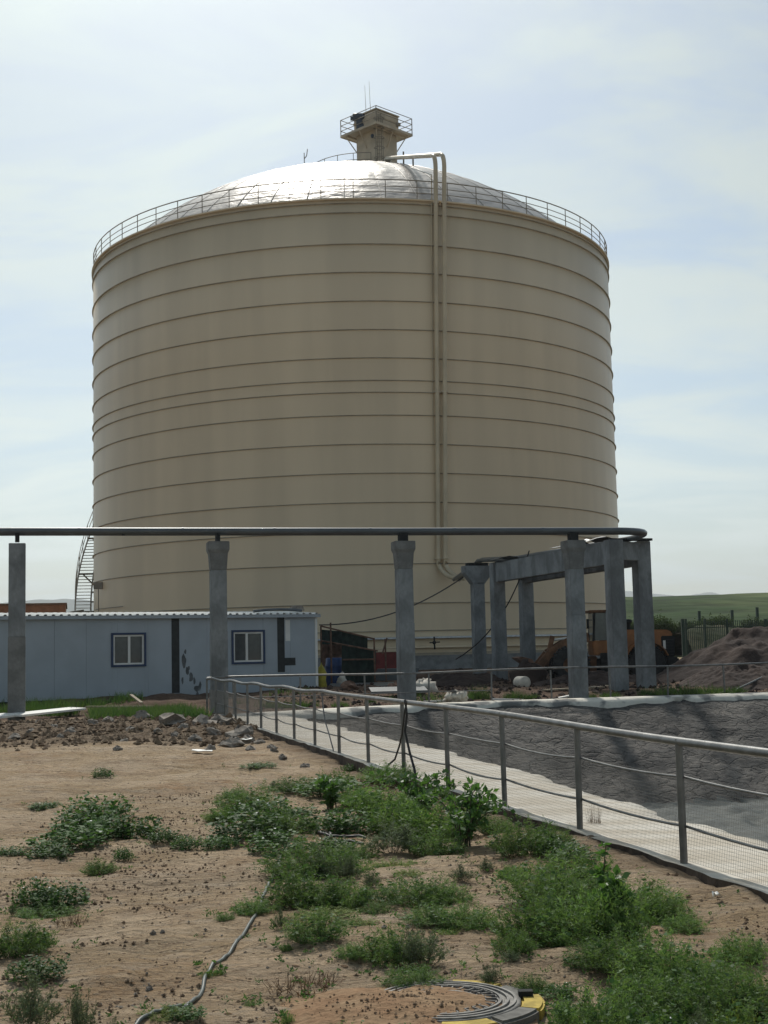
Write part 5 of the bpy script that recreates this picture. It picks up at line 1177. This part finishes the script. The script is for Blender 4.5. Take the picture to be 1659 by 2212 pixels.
PL = [  # kind, photo x, photo y of the base, width, height
 ('B', 215, 1775, 120, 62), ('B', 150, 1822, 140, 52), ('B', 105, 1846, 80, 30), ('B', 238, 1802, 90, 46), ('B', 180, 1790, 110, 55), ('B', 295, 1800, 98, 50), ('B', 352, 1818, 52, 30), ('B', 402, 1826, 52, 30),
 ('B', 18, 1842, 62, 20), ('B', 78, 1945, 82, 55), ('B', 132, 1948, 100, 48), ('A', 105, 1962, 110, 28), ('B', 265, 1850, 36, 28), ('A', 215, 1878, 62, 32), ('A', 40, 2046, 120, 72), ('A', 82, 2032, 50, 40),
 ('B', 85, 2106, 95, 48), ('C', 62, 2226, 135, 128), ('C', 175, 2232, 80, 105), ('C', 246, 2236, 32, 52), ('B', 222, 1676, 38, 22), ('B', 100, 1740, 60, 16), ('Y', 155, 1985, 60, 25), ('C', 28, 1965, 20, 30),
 ('H', 478, 1765, 60, 34), ('A', 538, 1745, 120, 50), ('B', 540, 1806, 140, 52), ('A', 600, 1800, 130, 62), ('B', 472, 1822, 66, 30), ('B', 600, 1838, 110, 46), ('A', 505, 1722, 60, 18), ('B', 575, 1768, 120, 52),
 ('A', 640, 1708, 110, 32), ('B', 720, 1716, 130, 42), ('H', 722, 1700, 70, 40), ('B', 640, 1755, 60, 22), ('B', 700, 1788, 115, 56), ('B', 785, 1782, 110, 50), ('H', 830, 1755, 140, 66), ('A', 842, 1690, 110, 44), ('H', 775, 1735, 90, 40),
 ('B', 560, 1655, 66, 12), ('C', 848, 1842, 140, 66), ('A', 938, 1842, 110, 54), ('H', 870, 1790, 120, 80), ('H', 950, 1800, 150, 90),
 ('A', 665, 1888, 170, 78), ('A', 655, 1955, 150, 84), ('A', 735, 1960, 120, 66), ('A', 722, 1892, 120, 56), ('C', 690, 1900, 80, 60), ('A', 545, 1975, 76, 34), ('A', 485, 1993, 36, 16), ('C', 610, 2008, 44, 46), ('A', 680, 2040, 115, 60), ('A', 618, 2056, 24, 16),
 ('F', 850, 1872, 84, 18), ('F', 880, 1895, 60, 12), ('C', 800, 1922, 56, 38), ('C', 790, 1945, 60, 28), ('A', 888, 1955, 150, 60), ('A', 955, 1950, 110, 52), ('C', 1000, 1910, 62, 38), ('A', 1005, 1998, 120, 52), ('A', 930, 1995, 110, 40), ('F', 700, 1985, 110, 14),
 ('A', 850, 2066, 120, 76), ('C', 912, 2080, 130, 92), ('A', 892, 2118, 110, 48), ('F', 770, 1998, 80, 12), ('A', 815, 1975, 60, 24),
 ('A', 1130, 1858, 120, 78), ('H', 1106, 1897, 62, 28), ('A', 1190, 1836, 80, 50), ('A', 1230, 1912, 170, 80), ('A', 1190, 1960, 180, 96), ('A', 1168, 2028, 170, 110), ('A', 1262, 2036, 180, 112), ('A', 1300, 1975, 130, 80), ('H', 1335, 2036, 120, 120),
 ('A', 1110, 2066, 80, 54), ('C', 1102, 2082, 50, 24), ('A', 1385, 1968, 150, 76), ('A', 1442, 1985, 100, 56), ('A', 1360, 2098, 150, 100), ('A', 1432, 2128, 160, 110), ('A', 1490, 2150, 140, 80), ('A', 1600, 2086, 96, 64), ('C', 1640, 2075, 60, 34),
 ('A', 1560, 2190, 170, 96), ('A', 1640, 2180, 150, 110), ('A', 1600, 2236, 180, 90), ('A', 1300, 2226, 180, 130), ('A', 1340, 2246, 170, 110), ('A', 1232, 2236, 110, 80), ('B', 1235, 2172, 70, 40), ('B', 1450, 2246, 130, 100), ('C', 1525, 2256, 90, 130), ('F', 1590, 2226, 80, 90),
 ('A', 742, 2236, 100, 58), ('B', 870, 2232, 76, 44), ('B', 965, 2240, 66, 34), ('Y', 640, 2122, 120, 30), ('Y', 690, 2106, 90, 24), ('A', 622, 2195, 24, 30), ('A', 545, 2150, 30, 16), ('F', 455, 2100, 40, 16), ('B', 400, 2192, 70, 26), ('F', 352, 2196, 80, 22),
 ('Y', 1285, 1796, 30, 70), ('B', 1205, 1858, 90, 34), ('B', 755, 1655, 30, 18), ('B', 870, 1672, 70, 20), ('B', 1060, 1745, 40, 24), ('A', 1070, 1800, 70, 40),
 ('A', 1530, 2130, 130, 70), ('A', 1415, 2190, 170, 90), ('A', 1500, 2205, 150, 90), ('H', 1380, 2170, 120, 70), ('A', 1225, 1985, 130, 80), ('A', 1290, 2085, 120, 60), ('C', 1060, 2110, 60, 40), ('A', 1150, 2120, 70, 36), ('Y', 1060, 2160, 80, 26), ('B', 1205, 2140, 60, 30), ('A', 1480, 2010, 80, 40), ('B', 1240, 1870, 80, 34), ('C', 1050, 1880, 50, 30), ('F', 960, 2020, 70, 14), ('A', 760, 2070, 60, 30), ('B', 720, 1840, 90, 34), ('A', 770, 1850, 80, 36), ('C', 745, 1905, 70, 56),
 ('T', 1035, 1508, 60, 40), ('T', 1008, 1505, 40, 26), ('T', 1112, 1510, 60, 28), ('T', 1150, 1508, 40, 18), ('T', 1480, 1503, 90, 34), ('T', 1540, 1500, 110, 26), ('T', 1590, 1497, 60, 22), ('T', 1260, 1507, 70, 26), ('T', 1320, 1505, 60, 20), ('T', 1400, 1503, 60, 26), ('T', 1435, 1503, 60, 30), ('T', 650, 1510, 50, 20), ('T', 612, 1508, 60, 16), ('T', 735, 1518, 50, 18), ('T', 800, 1528, 30, 22), ('T', 585, 1512, 30, 14)]
def region(x, y):
    if y < 1530: return 'on the far bank of the pond'
    if x < 450: return 'on the open sandy soil left of the hose'
    if y < 1860: return 'in the patch left of the leafy shrub' if x < 1040 else 'at the edge of the plastered path'
    if x < 1060: return 'between the hose and the manhole' if y > 1985 else 'behind the manhole, right of the hose'
    return 'right of the manhole, below the plastered path' if y > 2040 else 'on the slope below the plastered path'
LANDMARK = [(590, 1905, 'beside the upper end of the hose'), (470, 2085, 'beside the bend of the hose'), (380, 2190, 'at the lower end of the hose'), (700, 1800, 'around the looped dark cable'), (905, 1770, 'under the arching elm sapling'),
            (1000, 1835, 'at the foot of the bushy elm sapling'), (1313, 1950, 'round the tall thin weed stalk'), (1330, 2050, 'below the broad leaved sapling'), (960, 2130, 'just behind the manhole'), (1180, 2190, 'right beside the manhole'), (820, 2200, 'left of the manhole'),
            (1470, 1900, 'below the path post with peeling paint'), (1245, 1815, 'below the fence post with dry stalks'), (1600, 2120, 'in the dense weeds along the path corner'), (190, 1800, 'in the big mat on the open soil'), (60, 2180, 'next to the grey sage plant'), (1069, 2000, 'beside the weathered stone'), (720, 1720, 'round the small sapling')]
cnt = {}
for k, x, y, wpx, hpx in PL:
    far = y < 1530
    g = G(x, y, .02) if not far else D(x, y, 43.4 + .6 * rnd.random())
    if k == 'T' and x < 800: g = D(x, y, 42.3)
    s_ = FPX / g.y; v = KINDS[k][cnt.get(k, 0) % len(KINDS[k])]; cnt[k] = cnt.get(k, 0) + 1
    nm, lab, cat = NAMES[k]
    o = link_mesh(nm, v, None, None, (g.x, g.y, gz(g.x, g.y) - .01)); kw = 1.0 if far else 1.22; o.scale = (wpx / s_ * kw, wpx / s_ * kw * .95, hpx / s_ * (1.05 if far else 1.15)); o.rotation_euler = (0, 0, rnd.random() * 6.28)
    reg = region(x, y); ww_ = o.scale[0]
    size = 'big ' if ww_ > .62 else ('small ' if ww_ < .26 else '')
    nd, near = min((math.hypot(x - a_, y - b_), c_) for a_, b_, c_ in LANDMARK)
    full = size + lab + ' ' + (near if nd < 210 and not far else reg)
    tag(o, full, cat, cat + ' plants: ' + full)
# elm saplings with arching branches
def mk_elm(name, loc, w_, h_, seed, label, nb=11):
    r = np.random.default_rng(seed); t = empty(name, loc, label, 'shrub'); L = Vector(loc); lp_ = []; ld_ = []
    st = MB()
    for i in range(nb):
        a = r.random() * 6.28; sp2 = w_ * .5 * (.35 + .65 * r.random()); hh = h_ * (.6 + .45 * r.random()); b0 = L + Vector((r.normal(0, .03), r.normal(0, .03), -.02))
        tip = L + Vector((math.cos(a) * sp2, math.sin(a) * sp2, hh * .86)); mid = L + Vector((math.cos(a) * sp2 * .35, math.sin(a) * sp2 * .35, hh))
        pts = arc(b0, mid, tip, 12); st.tube(pts, [.008 - .0055 * k / 11 for k in range(12)], 5)
        for j in range(64):
            u = .15 + .85 * r.random(); q = b0 * (1 - u) ** 2 + mid * 2 * u * (1 - u) + tip * u * u
            off = Vector(r.normal(0, 1, 3)); off.normalize(); lp_.append(q + off * .035 * r.random()); ld_.append(off + Vector((0, 0, .1)))
    st.build('branch', M['stem'], t)
    n = len(lp_); sz = .55 + .6 * r.random(n); v, f = leaves(np.array(lp_) - np.array(L), np.array(ld_), .062 * sz, .022 * sz, r, np.tile([0, 0, 1.0], (n, 1)), True)
    me = plant_mesh('foliage', [M['elm']], [(v, f)]); link_mesh('foliage', me, None, t)
for i, (x, y, wpx, hpx, lab) in enumerate(((905, 1780, 230, 118, 'leafy elm sapling with arching twigs reaching over the fence wire'), (1000, 1838, 250, 135, 'bushy elm sapling with many stems in front of the fence'), (1325, 2030, 130, 150, 'broad leaved sapling in the weeds below the plastered path'), (715, 1745, 80, 60, 'small sapling standing in the weeds behind the looped cable'))):
    g = G(x, y); s_ = FPX / g.y; mk_elm('elm_sapling', (g.x, g.y, gz(g.x, g.y)), wpx / s_, hpx / s_, 40 + i, lab, 13 if i < 2 else 8)
# tall single weed stalk
g = G(1305, 2020); zt = D(1315, 1825, g.y).z; t = empty('weed_stalk', (g.x, g.y, gz(g.x, g.y)), 'tall thin weed stalk with a dark seed tip rising before the fence', 'weed')
MB().tube([g, Vector((g.x + .005, g.y, .3)), Vector((g.x + .03, g.y, zt))], [.007, .005, .003], 6).build('stalk', M['stem'], t)
r = np.random.default_rng(5); P0 = np.array([(g.x + .02 * u + r.normal(0, .012), g.y + r.normal(0, .012), zt * u) for u in np.concatenate([r.uniform(.3, 1, 26), r.uniform(.88, 1.02, 16)])]) - np.array(t.location)
v, f = leaves(P0, r.normal(0, 1, (42, 3)) + [0, 0, .4], .045 * (.5 + r.random(42)), .014 * (.5 + r.random(42)), r, None, True)
link_mesh('leaf_cluster', plant_mesh('leaf_cluster', [M['elm']], [(v, f)]), None, t)
r = np.random.default_rng(91); wp = [(G(x, y), wpx) for k, x, y, wpx, hpx in PL if y > 1640]
sv = []; sf = []; nb_ = 0; ns_ = 1100; tv = []; td = []
for q in range(ns_):
    gp, wpx = wp[r.integers(len(wp))]; wr = wpx * gp.y / FPX; a = r.random() * 6.28; rr_ = wr * (.45 + .55 * abs(r.normal())); x, y = gp.x + rr_ * math.cos(a), gp.y + rr_ * math.sin(a) * 1.2
    if x > float(fenceX(y)) - .15: continue
    zq = gz(x, y)
    for j in range(r.integers(5, 12)): tv.append((x + r.normal(0, .012), y + r.normal(0, .012), zq + .003 + .015 * r.random())); td.append((r.normal(), r.normal(), .35 + .6 * r.random()))
tv = np.array(tv); v, f = leaves(tv, np.array(td), .012 + .022 * r.random(len(tv)), .003 + .004 * r.random(len(tv)), r, None, True)
tag(link_mesh('seedlings', plant_mesh('seedlings', [M['broad']], [(v, f)])), 'scattered weed seedlings between the larger clumps', 'seedlings', kind='stuff')
n = 900; X = r.uniform(-3.4, 2.6, n); Y = 5.4 + 12 * r.random(n) ** 1.4; k = X < fenceX(Y) - .1; X, Y = X[k], Y[k]; a = r.random(len(X)) * 6.28; P0 = np.stack([X, Y, ground_z(X, Y) + .006], 1)
v, f = leaves(P0, np.stack([np.cos(a), np.sin(a), .08 * r.normal(size=len(X))], 1), .03 + .09 * r.random(len(X)), np.full(len(X), .0022), r, np.tile([0, 0, 1.0], (len(X), 1)))
tag(link_mesh('dry_twigs', plant_mesh('dry_twigs', [M['drystem']], [(v, f)])), 'dry twigs and straw littered on the sandy soil', 'twigs', kind='stuff')
# grass strip in front of the cabin, grass on the bank
def grass_field(name, X, Y, h, wd, label, seed, m='grass'):
    r = np.random.default_rng(seed); n = len(X); Z = ground_z(X, Y); hh = h * (.4 + .9 * r.random(n))
    base = np.stack([X, Y, Z - .01], 1); tip = base + np.stack([r.normal(0, .35, n) * hh, r.normal(0, .35, n) * hh, hh], 1)
    me = plant_mesh(name, [M[m]], [thin(base, tip, wd, r)]); return tag(link_mesh(name, me), label, 'grass', kind='stuff')
r = np.random.default_rng(77); n = 42000
X = r.uniform(-14, -4.6, n); Y = r.uniform(33.5, 47, n); k = (fbm(X * .45, Y * .3, 61, 3) + .75 * (1 - np.abs(Y - 39.5) / 5.5) > .15 + .2 * r.random(n)) & (Y < 46 + (X + 12) * .5) & (X < fenceX(Y) - .4) & ~((X / Y < -.218) & (Y < 41.5))
grass_field('grass', X[k], Y[k], .30, .013, 'long green grass along the foot of the white cabin', 78)
X = r.uniform(-5, 2, 3000); Y = r.uniform(42.5, 49, 3000); k = fbm(X * .6, Y * .6, 66, 3) > .25; grass_field('grass', X[k], Y[k], .22, .012, 'sparse grass on the soil between cabin and far pond fence', 79)
X = r.uniform(20, 46, 14000); Y = r.uniform(74, 92, 14000); k = fbm(X * .2, Y * .2, 69, 3) > -.25; grass_field('grass', X[k], Y[k], .35, .03, 'bright grass in front of the picket fence', 80)
M['bush'] = mat('bush_leaf', (.045, .075, .03), .7, col2=(.07, .10, .04), scale=.6, isl=.4, trans=.25, spec=.2)
bushes = [mk_feather(900 + k, 130, 20, 'bush', .11, .03, .35) for k in range(3)]
for i, x in enumerate((1352, 1362, 1378, 1412, 1426, 1446, 1470, 1500, 1530, 1560, 1592, 1622, 1650)):
    d = 113 + 4 * rnd.random(); p = D(x, 1345, d); z = float(hfb(np.array([p.x]), np.array([d]))[0])
    o = link_mesh('bush', bushes[i % 3], None, None, (p.x, d, z - .2)); o.scale = (2.4 * rnd.uniform(.7, 1.3), 1.8, 1.25 * rnd.uniform(.6, 1.2)); o.rotation_euler = (0, 0, rnd.random() * 6)
    tag(o, 'dark green bush on the bank at the foot of the hill', 'bush', 'bushes on the far bank')

# ------------------------------------------------------------------ air
hz = MB().box((0, 3700, 190), (16000, 8500, 440)); 
hm = bpy.data.materials.new('haze'); hm.use_nodes = True; t = hm.node_tree; t.nodes.clear()
pvn = N(t, 'ShaderNodeVolumePrincipled'); pvn.inputs['Color'].default_value = (.86, .92, .97, 1); pvn.inputs['Density'].default_value = 1.6e-4; pvn.inputs['Anisotropy'].default_value = .35
ou = N(t, 'ShaderNodeOutputMaterial'); t.links.new(pvn.outputs[0], ou.inputs['Volume'])
tag(hz.build('haze', hm), 'pale daylight haze over the whole site', 'haze', kind='stuff')
